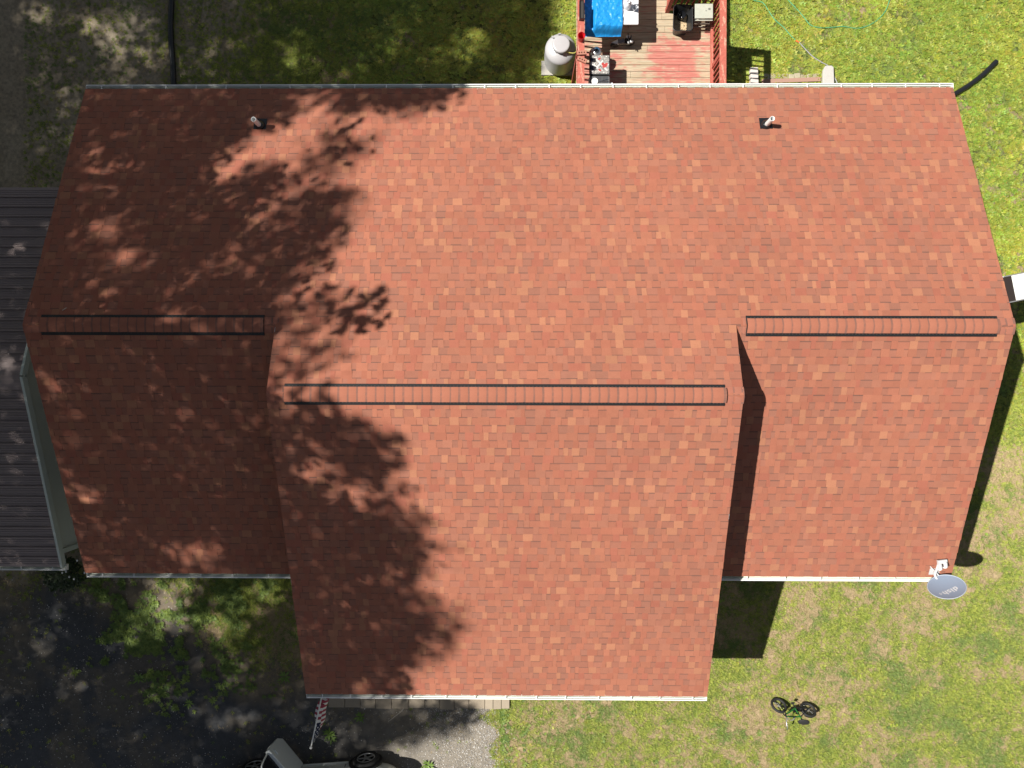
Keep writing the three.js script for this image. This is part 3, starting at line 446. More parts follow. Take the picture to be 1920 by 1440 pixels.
// kettle with a shiny lid, gas grill, ride-on toy
{
  const k = thing('kettle_grill', 'small round cooker with a shiny domed metal lid beside the grill', 'cooker', [1.845, DECK, -7.36]);
  part('lid', [lathe([[0.002, 0.60], [0.05, 0.592], [0.1, 0.565], [0.135, 0.52], [0.15, 0.465], [0.152, 0.45]])], mat([0.72, 0.72, 0.7], 0.3, { metalness: 0.9 }), k);
  part('knob', [lathe([[0, 0.65], [0.022, 0.645], [0.026, 0.63], [0.01, 0.615], [0.01, 0.598]]), new THREE.TorusGeometry(0.045, 0.007, 8, 24).rotateX(PI / 2).translate(0, 0.605, 0)], M.black, k);
  part('bowl', [lathe([[0.148, 0.45], [0.14, 0.38], [0.1, 0.31], [0.04, 0.29], [0, 0.29]])], M.black, k);
  for (let i = 0; i < 3; i++) part('leg', [bar([0.08 * Math.cos(i * 2.1), 0.33, 0.08 * Math.sin(i * 2.1)], [0.17 * Math.cos(i * 2.1), 0, 0.17 * Math.sin(i * 2.1)], 0.01)], M.steel, k);
  const gx0 = 1.695, gx1 = 2.142, gc = (gx0 + gx1) / 2, gw = gx1 - gx0;
  const g = thing('gas_grill', 'grey metal grill by the house wall with tools lying on its top', 'grill', [gc, DECK, -6.55]);
  part('cabinet', [box(gw - 0.06, 0.5, 0.8, 0, 0.3, 0, 0.01)], M.dark, g);
  part('lid', [box(gw, 0.1, 0.36, 0, 0.6, -0.06, 0.03), box(gw - 0.03, 0.1, 0.40, 0, 0.58, 0.33, 0.03)], mat([0.20, 0.20, 0.205], 0.45, { metalness: 0.5 }), g);
  part('lid_panel', [box(gw * 0.3, 0.004, 0.3, -0.03, 0.653, -0.07), box(gw * 0.3, 0.004, 0.3, 0.115, 0.652, -0.07)], mat([0.1, 0.1, 0.105], 0.4, { metalness: 0.5 }), g);
  part('side_shelf', [box(gw, 0.03, 0.44, 0, 0.62, -0.48, 0.01)], M.dark, g);
  part('handle', [tube([[0.21, 0.58, -0.1], [0.275, 0.58, -0.11], [0.29, 0.58, -0.02], [0.29, 0.58, 0.2], [0.27, 0.58, 0.27], [0.21, 0.58, 0.28]], 0.013, 30)], M.steel, g);
  for (const [x, z] of [[-0.18, -0.36], [0.18, -0.36], [-0.18, 0.36], [0.18, 0.36]]) part('wheel', [new THREE.CylinderGeometry(0.06, 0.06, 0.03, 16).rotateZ(PI / 2).translate(x, 0.06, z)], M.rubber, g);
  // patterned cloth over the shelf
  const cv = document.createElement('canvas'); cv.width = 512; cv.height = 480; const c = cv.getContext('2d'), R = rng(31);
  c.fillStyle = '#8f8b88'; c.fillRect(0, 0, 512, 480);
  for (let i = 0; i < 420; i++) { c.fillStyle = ['#6d6a68', '#8d8985', '#e6e2dc', '#4b4c55', '#a39c94'][Math.floor(R() * 5)]; c.beginPath(); c.ellipse(R() * 512, R() * 480, 4 + R() * 18, 3 + R() * 9, R() * 3, 0, TAU); c.fill(); }
  c.lineWidth = 34; c.strokeStyle = '#c9c6c2'; c.beginPath(); c.moveTo(40, 440); c.quadraticCurveTo(180, 330, 300, 180); c.lineTo(330, 150); c.moveTo(110, 70); c.quadraticCurveTo(250, 200, 430, 400); c.moveTo(20, 230); c.quadraticCurveTo(110, 250, 200, 330); c.stroke();
  c.fillStyle = '#2c3346'; for (const [x, y, r] of [[50, 130, 48], [40, 330, 52], [80, 380, 30]]) { c.beginPath(); c.arc(x, y, r, 0, TAU); c.fill(); }
  c.fillStyle = '#a8403c'; for (const [x, y, r] of [[330, 240, 40], [390, 270, 52], [350, 300, 40], [420, 240, 34], [235, 110, 30], [260, 95, 18], [240, 380, 26], [270, 400, 22]]) for (let q = 0; q < 5; q++) { c.beginPath(); c.arc(x + r * 0.5 * Math.cos(q * 1.26), y + r * 0.5 * Math.sin(q * 1.26), r * 0.5, 0, TAU); c.fill(); }
  c.fillStyle = '#7a1f22'; for (const [x, y] of [[385, 268], [338, 245], [236, 110], [245, 382]]) { c.beginPath(); c.arc(x, y, 9, 0, TAU); c.fill(); }
  const ct = new THREE.CanvasTexture(cv); ct.colorSpace = THREE.SRGBColorSpace;
  const pg = new THREE.PlaneGeometry(gw + 0.012, 0.42, 24, 24).rotateX(-PI / 2), pp = pg.attributes.position;
  for (let i = 0; i < pp.count; i++) { const x = pp.getX(i), z = pp.getZ(i); pp.setY(i, 0.012 * (fbm(x * 12, z * 12, 121) - 0.5) - 0.10 * smooth(gw / 2 - 0.012, gw / 2 + 0.006, Math.abs(x)) - 0.06 * smooth(-0.19, -0.21, z)); }
  pg.computeVertexNormals(); const cl = part('cloth', pg, mat([1, 1, 1], 0.8, { map: ct })); cl.position.set(gc, DECK + 0.655, -7.045); tag(cl, 'grey cloth printed with red flowers draped over the end of the grill', 'cloth');
  const pl = part('plate', lathe([[0, 0.006], [0.05, 0.006], [0.07, 0.018], [0.071, 0.014], [0.05, 0], [0, 0]]), M.white); pl.position.set(1.80, DECK + 0.662, -6.66); tag(pl, 'small white plate on the grey grill lid', 'plate');
  const tg = thing('tongs', 'silver tongs lying on the grey grill lid', 'tongs', [2.0, DECK + 0.668, -6.68], 0.15);
  part('arm', [bar([-0.11, 0, 0], [0.1, 0, -0.015], 0.006)], M.chrome, tg); part('arm', [bar([-0.11, 0, 0], [0.1, 0, 0.03], 0.006)], M.chrome, tg);
  const r = thing('toy_motorbike', 'black and white ride-on toy motorbike parked on the deck by the table', 'toy', [2.49, DECK, -7.74], 0.1);
  const wt = mat([0.75, 0.76, 0.78], 0.3), bk = M.blackGloss;
  part('body', [box(0.26, 0.09, 0.1, -0.02, 0.2, 0, 0.035), box(0.14, 0.13, 0.15, 0.1, 0.22, 0, 0.05)], bk, r);
  part('seat', [box(0.15, 0.04, 0.11, -0.05, 0.262, 0, 0.018)], mat([0.16, 0.15, 0.16], 0.6), r);
  part('tail', [new THREE.ConeGeometry(0.075, 0.16, 4).rotateZ(PI / 2).scale(1, 0.45, 0.8).translate(-0.2, 0.24, 0)], wt, r);
  part('fairing', [new THREE.SphereGeometry(0.05, 16, 10).scale(0.9, 0.8, 0.7).translate(0.1, 0.30, -0.065)], wt, r); part('fairing', [new THREE.SphereGeometry(0.05, 16, 10).scale(0.9, 0.8, 0.6).translate(0.17, 0.29, 0.05)], wt, r); part('fairing', [box(0.05, 0.02, 0.05, 0.11, 0.295, 0.065, 0.008)], wt, r);
  part('windscreen', [box(0.012, 0.1, 0.12, 0.16, 0.34, 0, 0.005)], bk, r);
  part('handlebar', [bar([0.1, 0.35, -0.12], [0.1, 0.35, 0.12], 0.01)], bk, r);
  for (const x of [-0.17, 0.17]) part('wheel', [new THREE.TorusGeometry(0.075, 0.032, 10, 24).translate(x, 0.107, 0), new THREE.CylinderGeometry(0.05, 0.05, 0.03, 16).rotateX(PI / 2).translate(x, 0.107, 0)], M.rubber, r);
}
// tub of wood chips and storage rack at the far end of the deck
{
  const loop = (w, d, y, r) => { const n = 8, out = []; for (const [cx, cz, a0] of [[w / 2 - r, d / 2 - r, 0], [-w / 2 + r, d / 2 - r, PI / 2], [-w / 2 + r, -d / 2 + r, PI], [w / 2 - r, -d / 2 + r, 1.5 * PI]]) for (let i = 0; i <= n; i++) out.push([cx + r * Math.cos(a0 + i / n * PI / 2), y, cz + r * Math.sin(a0 + i / n * PI / 2)]); return out; };
  const loft = loops => { const pos = [], idx = [], n = loops[0].length; for (const l of loops) for (const p of l) pos.push(...p); for (let k = 0; k < loops.length - 1; k++) for (let i = 0; i < n; i++) { const a = k * n + i, b = k * n + (i + 1) % n; idx.push(a, a + n, b, b, a + n, b + n); } const g = new THREE.BufferGeometry(); g.setAttribute('position', new THREE.Float32BufferAttribute(pos, 3)); g.setAttribute('uv', new THREE.Float32BufferAttribute(new Float32Array(pos.length / 3 * 2), 2)); g.setIndex(idx); g.computeVertexNormals(); return g; };
  const t = thing('plastic_tub', 'large black plastic tub with pale wood chips in the bottom on the deck', 'tub', [3.80, DECK, -8.19], -0.02);
  part('tub', [loft([loop(0.30, 0.42, 0.004, 0.05), loop(0.34, 0.48, 0.2, 0.06), loop(0.40, 0.55, 0.37, 0.07), loop(0.44, 0.59, 0.375, 0.08), loop(0.44, 0.59, 0.39, 0.08), loop(0.405, 0.555, 0.39, 0.07), loop(0.34, 0.48, 0.2, 0.06), loop(0.29, 0.41, 0.02, 0.05), loop(0.002, 0.002, 0.02, 0.0005)])], mat([0.022, 0.023, 0.025], 0.4), t);
  const R = rng(51), ch = []; for (let i = 0; i < 420; i++) ch.push(box(0.03 + 0.03 * R(), 0.006, 0.012 + 0.012 * R()).rotateY(R() * 6).rotateX((R() - 0.5) * 0.7).translate((R() - 0.5) * 0.27, 0.075 + 0.02 * R(), (R() - 0.5) * 0.4));
  part('wood_chips', ch, mat([0.55, 0.42, 0.26], 0.85), t).userData.kind = 'stuff';
  const q = thing('black_bowl', 'round black bowl standing inside the tub of wood chips', 'bowl', [3.80, DECK + 0.095, -8.33]);
  part('bowl', [lathe([[0, 0.005], [0.07, 0.005], [0.095, 0.16], [0.088, 0.16], [0.064, 0.014], [0, 0.014]])], M.blackGloss, q);
  const r = thing('storage_rack', 'low dark slatted rack with a weathered grey green top in the deck corner', 'rack', [4.235, DECK, -8.28]);
  const gt = mat([0.47, 0.49, 0.42], 0.6, { map: grainTex(128, (i, j) => 0.78 + 0.2 * fbm(i / 20, j / 20, 131) - 0.55 * smooth(0.1, 0.05, Math.hypot(i / 128 - 0.8, j / 128 - 0.62)) - 0.4 * smooth(0.06, 0.03, Math.hypot(i / 128 - 0.62, j / 128 - 0.5))) });
  part('top', [box(0.40, 0.03, 0.33, 0, 0.5, 0, 0.008)], gt, r); part('top_edge', [box(0.38, 0.025, 0.02, 0.01, 0.465, 0.19)], gt, r);
  for (const [x, z] of [[-0.17, -0.13], [0.17, -0.13], [-0.17, 0.16], [0.17, 0.16]]) part('leg', [box(0.03, 0.48, 0.03, x, 0.24, z)], M.dark, r);
  for (const y of [0.12, 0.3]) for (let i = 0; i < 5; i++) part('slat', [box(0.36, 0.014, 0.034, 0, y, -0.13 + i * 0.075)], i > 2 ? mat([0.3, 0.27, 0.22], 0.7) : M.dark, r);
}
// everything on the deck was laid out on a level sight line: bring it under the slightly tilted one
for (const o of scene.children) if (/^(deck|folding_table|tarp|planter_box|flower_pot|brick|kettle_grill|gas_grill|cloth|plate|tongs|toy_motorbike|plastic_tub|black_bowl|storage_rack)(_\d+)?$/.test(o.name)) { o.position.x -= 0.165; o.position.z += 0.06; }
// propane tank with its pad and gas line
{
  const y = REAR, x = 0.97, z = -8.0;
  const pad = part('concrete_pad', join([box(0.84, 0.1, 0.36, 0, 0.02, 0.1, 0.01)]), M.concrete); pad.position.set(x - 0.02, y, z + 0.03); tag(pad, 'flat concrete pad under the propane tank', 'slab');
  const t = thing('propane_tank', 'squat pale grey propane tank with a domed lid standing beside the deck', 'tank', [x, y + 0.07, z]);
  const tm = new THREE.MeshPhysicalMaterial({ roughness: 0.38, clearcoat: 0.3, clearcoatRoughness: 0.3, side: THREE.DoubleSide }); tm.color.setRGB(0.41, 0.41, 0.425);
  const prof = [[0.3, 0.06], [0.345, 0.07], [0.37, 0.11], [0.376, 0.16], [0.376, 0.40], [0.379, 0.405], [0.379, 0.425], [0.376, 0.43], [0.376, 0.70]]; for (let i = 1; i <= 14; i++) { const a = i / 14 * PI / 2; prof.push([0.376 * Math.cos(a) + 0.0001, 0.70 + 0.21 * Math.sin(a)]); }
  part('vessel', [lathe(prof, 56)], tm, t);
  part('foot_ring', [lathe([[0.31, 0], [0.32, 0], [0.32, 0.09], [0.31, 0.09]], 40)], tm, t);
  part('collar', [new THREE.CylinderGeometry(0.185, 0.2, 0.12, 32, 1, true, 0.5, 5.2).translate(0, 0.93, 0)], mat([0.3, 0.3, 0.31], 0.5), t);
  part('valve', [cyl(0.03, 0.03, 0.1, 0.02, 0.9, 0.04), box(0.08, 0.03, 0.03, 0.02, 0.97, 0.1)], mat([0.5, 0.36, 0.12], 0.35, { metalness: 0.9 }), t);
  const lid = part('lid', [lathe([[0.0, 1.035], [0.17, 1.03], [0.196, 1.02], [0.21, 1.0], [0.212, 0.97], [0.206, 0.97], [0.2, 1.0], [0, 1.02]], 40)], tm, t); part('latch', [box(0.04, 0.06, 0.02, 0.03, 0.95, 0.216, 0.004)], M.dark, lid);
  for (const a of [2.3, 4.6]) part('lifting_lug', [box(0.02, 0.08, 0.06, 0, 0, 0, 0.004).rotateY(-a).translate(0.3 * Math.cos(a), 0.86, 0.3 * Math.sin(a) * (a > 4 ? 1 : -1))], tm, t);
  part('data_plate', [box(0.07, 0.003, 0.04).rotateX(0.35).rotateY(0.4).translate(0.2, 0.853, 0.17)], mat([0.7, 0.62, 0.3], 0.4), t);
  tag(part('gas_line', tube([[x + 0.1, y + 1.0, z + 0.15], [x + 0.3, y + 1.02, z + 0.19], [1.4, 0.55, -7.72], [1.44, 0.45, -7.6]], 0.008, 40)), 'thin yellow gas line from the propane tank to the deck', 'gas line').material = mat([0.6, 0.55, 0.14], 0.5);
}
// steps and edging stones behind the house
{
  const p1 = atGround(1411, 145), s = thing('step_stool', 'narrow white stepped block with two dark joints in the grass beside the deck', 'steps', [p1.x, p1.y, p1.z]);
  for (let i = 0; i < 3; i++) part('step', [box(0.19, 0.14 + 0.02 * i, 0.13, 0, 0.07 + 0.01 * i, -0.13 + i * 0.145, 0.01)], mat([0.68, 0.62, 0.58], 0.8, { map: granule }), s);
  const p2 = atGround(1549, 146), b = thing('concrete_block', 'white concrete splash block on the ground below the rear gutter', 'block', [p2.x, p2.y, p2.z], 0.04);
  const sh = new THREE.Shape([[-0.13, -0.24], [0.13, -0.24], [0.13, 0.2], [0.09, 0.24], [-0.05, 0.24], [-0.1, 0.15]].map(v => new THREE.Vector2(...v)));
  part('block', [new THREE.ExtrudeGeometry(sh, { depth: 0.12, bevelEnabled: true, bevelSize: 0.012, bevelThickness: 0.012, bevelSegments: 2 }).rotateX(-PI / 2)], mat([0.56, 0.54, 0.5], 0.85, { map: granule }), b);
  const pl = thing('timber_plank', 'long reddish plank lying in the grass along the rear wall', 'plank'); const a = atGround(1428, 154), c = atGround(1537, 150);
  part('plank', [beam([a.x, a.y + 0.03, a.z], [c.x, c.y + 0.03, c.z], 0.1, 0.05)], mat([0.42, 0.25, 0.19], 0.8, { map: woodGrain }), pl);
  const e = thing('stone_edging', 'row of pale weathered edging stones in the grass beside the plank', 'edging'); const R = rng(61);
  for (let i = 0; i < 9; i++) { const q = atGround(1437 + i * 11.5, 143 + R() * 3), w = 0.12 + 0.03 * R(); part('stone', [box(w, 0.04, 0.11 + 0.05 * R(), 0, 0, 0, 0.012).rotateY((R() - 0.5) * 0.3).translate(q.x, q.y + 0.014, q.z)], mat(mix3([0.5, 0.45, 0.32], [0.36, 0.31, 0.2], R()), 0.9, { map: granule }), e); }
}
// hoses and drain pipes on the grass
{
  const onG = (pts, r, up) => tube(pts.map(([a, b]) => atGround(a, b, up)), r, pts.length * 10, 8);
  const h1 = thing('garden_hose', 'green garden hose running diagonally to a grey hose in the rear lawn', 'hose'); const gm = mat([0.09, 0.34, 0.16], 0.5);
  part('hose', onG([[1400, -14], [1413, 0], [1430, 5], [1441, 20], [1452, 36], [1470, 52], [1482, 66], [1491, 75]], 0.011, 0.038), gm, h1); const c = atGround(1492, 76, 0.035), d = atGround(1498, 79, 0.035);
  part('connector', bar(c, d, 0.02, 10), mat([0.75, 0.16, 0.04], 0.4), h1);
  const h2 = part('garden_hose', onG([[1498, 79], [1508, 90], [1524, 106], [1541, 117], [1553, 124], [1561, 138], [1570, 157], [1572, 175]], 0.013, 0.035), mat([0.3, 0.3, 0.31], 0.5)); tag(h2, 'grey hose from the orange connector past the concrete block to the house', 'hose');
  const h3 = part('garden_hose', onG([[1470, -12], [1478, 0], [1495, 18], [1508, 33], [1520, 47], [1540, 52], [1562, 51], [1580, 49.5], [1608, 53], [1630, 47], [1650, 33], [1662, 17], [1670, -8]], 0.011, 0.038), gm); tag(h3, 'green garden hose lying in a wide loop on the rear lawn', 'hose');
  const corr = (pts, r) => { const cu = new THREE.CatmullRomCurve3(pts), n = Math.round(cu.getLength() / 0.011), g = new THREE.TubeGeometry(cu, n, r, 14), p = g.attributes.position, v = new THREE.Vector3(), q = new THREE.Vector3(); for (let i = 0; i <= n; i++) { cu.getPointAt(i / n, q); const k = (i >> 1) % 2 ? 0.93 : 1; for (let j = 0; j <= 14; j++) { const o = i * 15 + j; v.fromBufferAttribute(p, o).sub(q).multiplyScalar(k).add(q); p.setXYZ(o, v.x, v.y, v.z); } } g.computeVertexNormals(); return g; };
  const dA = thing('drain_pipe', 'short curved black corrugated drain pipe on the sunny lawn at the house corner', 'drain pipe');
  part('pipe', corr([[1778, 183], [1792, 175], [1815, 161], [1845, 138], [1868, 115]].map(([a, b]) => atGround(a, b, 0.07)), 0.062), M.blackGloss, dA);
  const dB = thing('drain_pipe', 'long black drain pipe running over the shaded bare ground behind the house', 'drain pipe');
  part('pipe', corr([[325, -40], [322, 0], [320, 45], [321, 80], [324, 120], [326, 175]].map(([a, b]) => atGround(a, b, 0.07)), 0.07), mat([0.01, 0.012, 0.013], 0.4), dB);
}
// satellite dish on the eave corner
{
  const cpos = at(1775, 1100, 3.34), N = new THREE.Vector3(-0.36, 0.36, -0.86).normalize(), Y = new THREE.Vector3(0, 1, 0).addScaledVector(N, -N.y).normalize(), X = Y.clone().cross(N), B = new THREE.Matrix4().makeBasis(X, Y, N).setPosition(cpos);
  const d = thing('satellite_dish', 'grey blue satellite dish mounted on the roof corner above the front lawn', 'satellite dish');
  const cv = document.createElement('canvas'); cv.width = cv.height = 512; const c = cv.getContext('2d'); c.fillStyle = '#8c9bb1'; c.fillRect(0, 0, 512, 512);
  c.fillStyle = '#d6d9dc'; c.font = 'bold 118px sans-serif'; c.textAlign = 'center'; c.textBaseline = 'middle'; c.fillText('dish', 250, 186); c.lineWidth = 9; c.strokeStyle = '#d6d9dc'; for (const r of [20, 38]) { c.beginPath(); c.arc(372, 194, r, -0.7, 0.7); c.stroke(); }
  const t = new THREE.CanvasTexture(cv); t.colorSpace = THREE.SRGBColorSpace;
  const r = 0.322, dep = 0.045, front = new THREE.RingGeometry(0.0005, r, 48, 8), p = front.attributes.position; for (let i = 0; i < p.count; i++) p.setZ(i, -dep * (1 - (Math.hypot(p.getX(i), p.getY(i)) / r) ** 2)); front.computeVertexNormals();
  const dm = mat([0.36, 0.41, 0.48], 0.55); const ref = part('reflector', front.applyMatrix4(B), mat([0.8, 0.8, 0.8], 0.5, { map: t }), d);
  part('rim', [new THREE.TorusGeometry(r, 0.008, 8, 64).applyMatrix4(B), (() => { const g = front.clone(); g.translate(N.x * -0.006, N.y * -0.006, N.z * -0.006); return g; })()], dm, ref);
  const L = (x, y, z) => new THREE.Vector3(x, y, z).applyMatrix4(B), foot = atRoof(1751, 1074), w = mat([0.5, 0.51, 0.52], 0.45);
  part('mast', [tube([foot.clone().add(new THREE.Vector3(0, 0.02, 0)), foot.clone().add(new THREE.Vector3(0.05, 0.1, 0.06)), L(0, -0.12, -0.14), L(0, 0, -0.08)], 0.022, 24)], w, d);
  part('foot_plate', [box(0.2, 0.008, 0.14).rotateX(Math.atan(S)).translate(foot.x, foot.y + 0.016, foot.z - 0.03)], w, d);
  part('strut', [bar(at(1744, 1062, 2.98), foot.clone().add(new THREE.Vector3(0.06, 0.14, 0.06)), 0.011)], w, d);
  const bend = at(1757, 1066, 3.12);
  part('arm', [tube([L(0, -0.28, -0.03), L(0, -0.32, 0.06), bend.clone().lerp(L(0, -0.32, 0.06), 0.4), bend, at(1760, 1056, 3.12)], 0.024, 30, 10)], w, d);
  for (const [a, b] of [[1762, 1064], [1772, 1060]]) { const q = at(a, b, 3.15); const e = part('feed_horn', [cyl(0.038, 0.036, 0.1, 0, 0, 0, 18).rotateX(PI / 2 - 0.3).translate(q.x, q.y, q.z - 0.06)], w, d); part('horn_cap', [new THREE.SphereGeometry(0.042, 16, 10).scale(1, 1, 0.4).translate(q.x, q.y - 0.012, q.z + 0.045)], M.white, e); }
  part('feed_bracket', [beam([at(1758, 1054, 3.13).x, 3.13, at(1758, 1054, 3.13).z], [at(1775, 1052, 3.13).x, 3.13, at(1775, 1052, 3.13).z], 0.07, 0.05)], w, d);
}
// awning over the side door
{
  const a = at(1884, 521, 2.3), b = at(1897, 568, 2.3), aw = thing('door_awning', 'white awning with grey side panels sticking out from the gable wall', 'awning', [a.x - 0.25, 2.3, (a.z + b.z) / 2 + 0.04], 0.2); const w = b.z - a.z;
  part('canopy', [box(1.16, 0.02, w, 1.02, 0.02, 0).rotateZ(-0.06)], M.white, aw); part('canopy_dark_end', [box(0.44, 0.02, w, 0.22, 0.016, 0).rotateZ(-0.06)], mat([0.022, 0.014, 0.012], 0.7), aw);  // white canopy, with its end nearest the wall coloured almost black
  for (const s of [-1, 1]) part('side_panel', [box(1.6, 0.13, 0.02, 0.8, -0.03, s * (w / 2 + 0.012)).rotateZ(-0.06)], mat([0.2, 0.2, 0.21], 0.5), aw);
  for (const s of [-1, 1]) part('bracket', [cyl(0.016, 0.016, 0.03, 0.24, 0.01, s * (w / 2 + 0.012), 12)], M.white, aw);
  part('front_rail', [box(0.02, 0.13, w, 1.61, -0.13, 0)], M.white, aw);
  const R = rng(6); part('support', [bar([0.05, -0.9, -w / 2], [1.4, -0.1, -w / 2], 0.012)], M.steel, aw); part('support', [bar([0.05, -0.9, w / 2], [1.4, -0.1, w / 2], 0.012)], M.steel, aw);
}
// flag on a slanting pole under the front gutter
{
  const f = thing('flag', 'United States flag hanging limp from a white slanting pole over the driveway', 'flag');
  const A = new THREE.Vector3(at(618, 1300, 2.1).x, 2.1, ZMF - 0.4), T = at(583, 1402, 2.75);
  const dir = T.clone().sub(A), Lp = dir.length(); dir.normalize();
  part('pole', [bar(A, T, 0.014, 10)], M.white, f); part('finial', [new THREE.SphereGeometry(0.028, 14, 10).translate(...T.toArray())], M.white, f);
  const cv = document.createElement('canvas'); cv.width = 520; cv.height = 780; const c = cv.getContext('2d');
  for (let i = 0; i < 13; i++) { c.fillStyle = i % 2 ? '#dcdadb' : '#96344a'; c.fillRect(i * 40, 0, 40, 780); }
  c.fillStyle = '#16213f'; c.fillRect(0, 0, 280, 312); c.fillStyle = '#f0efee'; for (let r = 0; r < 9; r++) for (let q = 0; q < (r % 2 ? 5 : 6); q++) { const x = 28 * (r + 0.55) + 6, y = 52 * (q + (r % 2 ? 1 : 0.5)); c.beginPath(); for (let k = 0; k < 10; k++) { const rr = k % 2 ? 5.5 : 13, an = k * PI / 5; c.lineTo(x + rr * Math.cos(an), y + rr * Math.sin(an)); } c.fill(); }
  const t = new THREE.CanvasTexture(cv); t.colorSpace = THREE.SRGBColorSpace;
  // u runs down the pole from the tip (canton end), v along the hanging fly; the cloth is gathered in folds
  const nu = 30, nv = 40, pos = [], uv = [], idx = [], Hst = 0.62 * Lp / 0.9, side = new THREE.Vector3(0, 1, 0).cross(dir).normalize();
  for (let j = 0; j <= nv; j++) for (let i = 0; i <= nu; i++) {
    const u = i / nu, v = j / nv, s = Lp * 0.97 - u * Math.min(0.72, Lp * 0.7), base = A.clone().addScaledVector(dir, s), ph = v * 9.2 + u * 1.3, spread = (0.03 + 0.06 * smooth(0, 0.55, u)) * smooth(0, 0.12, v);
    base.addScaledVector(side, spread * Math.sin(ph) + 0.02 * Math.sin(u * 7)); base.y += -0.02 - v * 0.62 * (1 - 0.25 * u) + 0.03 * Math.cos(ph); base.addScaledVector(new THREE.Vector3(-dir.x, 0, -dir.z), v * 0.12 * (1 - u));
    pos.push(...base.toArray()); uv.push(u, 1 - v);
  }
  for (let j = 0; j < nv; j++) for (let i = 0; i < nu; i++) { const q = j * (nu + 1) + i; idx.push(q, q + 1, q + nu + 1, q + 1, q + nu + 2, q + nu + 1); }
  const g = new THREE.BufferGeometry(); g.setAttribute('position', new THREE.Float32BufferAttribute(pos, 3)); g.setAttribute('uv', new THREE.Float32BufferAttribute(uv, 2)); g.setIndex(idx); g.computeVertexNormals();
  part('cloth', g, mat([1, 1, 1], 0.8, { map: t }), f);
}
// concrete blocks along the foot of the front wall
{
  const e = thing('paver_edging', 'row of tan concrete pavers on the ground along the front wall', 'pavers'), R = rng(71); let px = 616;
  const z1 = at(780, 1327, 0).z;
  for (let i = 0; px < 951; i++) { const w = px > 905 ? 15.5 : 27 + R() * 5, a = at(px, 1322, 0.05).x, b = at(px + w - 0.8, 1322, 0.05).x, dz = (R() - 0.5) * 0.05; part('paver', [box(b - a, 0.09, 0.36, (a + b) / 2, 0.012 + (R() - 0.5) * 0.02, z1 - 0.18 + dz, 0.008)], mat(mix3([0.34, 0.28, 0.21], [0.44, 0.37, 0.28], R()), 0.92, { map: granule }), e); px += w; }
  const tw = part('twig', tube([atGround(766, 1312, 0.03), atGround(756, 1330, 0.05), atGround(742, 1342, 0.03), atGround(728, 1353, 0.02)], 0.009, 24, 6)); tw.material = mat([0.36, 0.33, 0.28], 0.8); tag(tw, 'thin bare twig lying across the ground by the pavers', 'twig');
  const q = atRoof(122, 580), st = part('wood_chip', bar([q.x - 0.035, q.y + 0.02, q.z + 0.02], [q.x + 0.04, q.y + 0.024, q.z - 0.025], 0.006, 6)); st.material = mat([0.6, 0.55, 0.45], 0.8); tag(st, 'tiny pale wood splinter lying on the roof above the ridge', 'splinter');
}
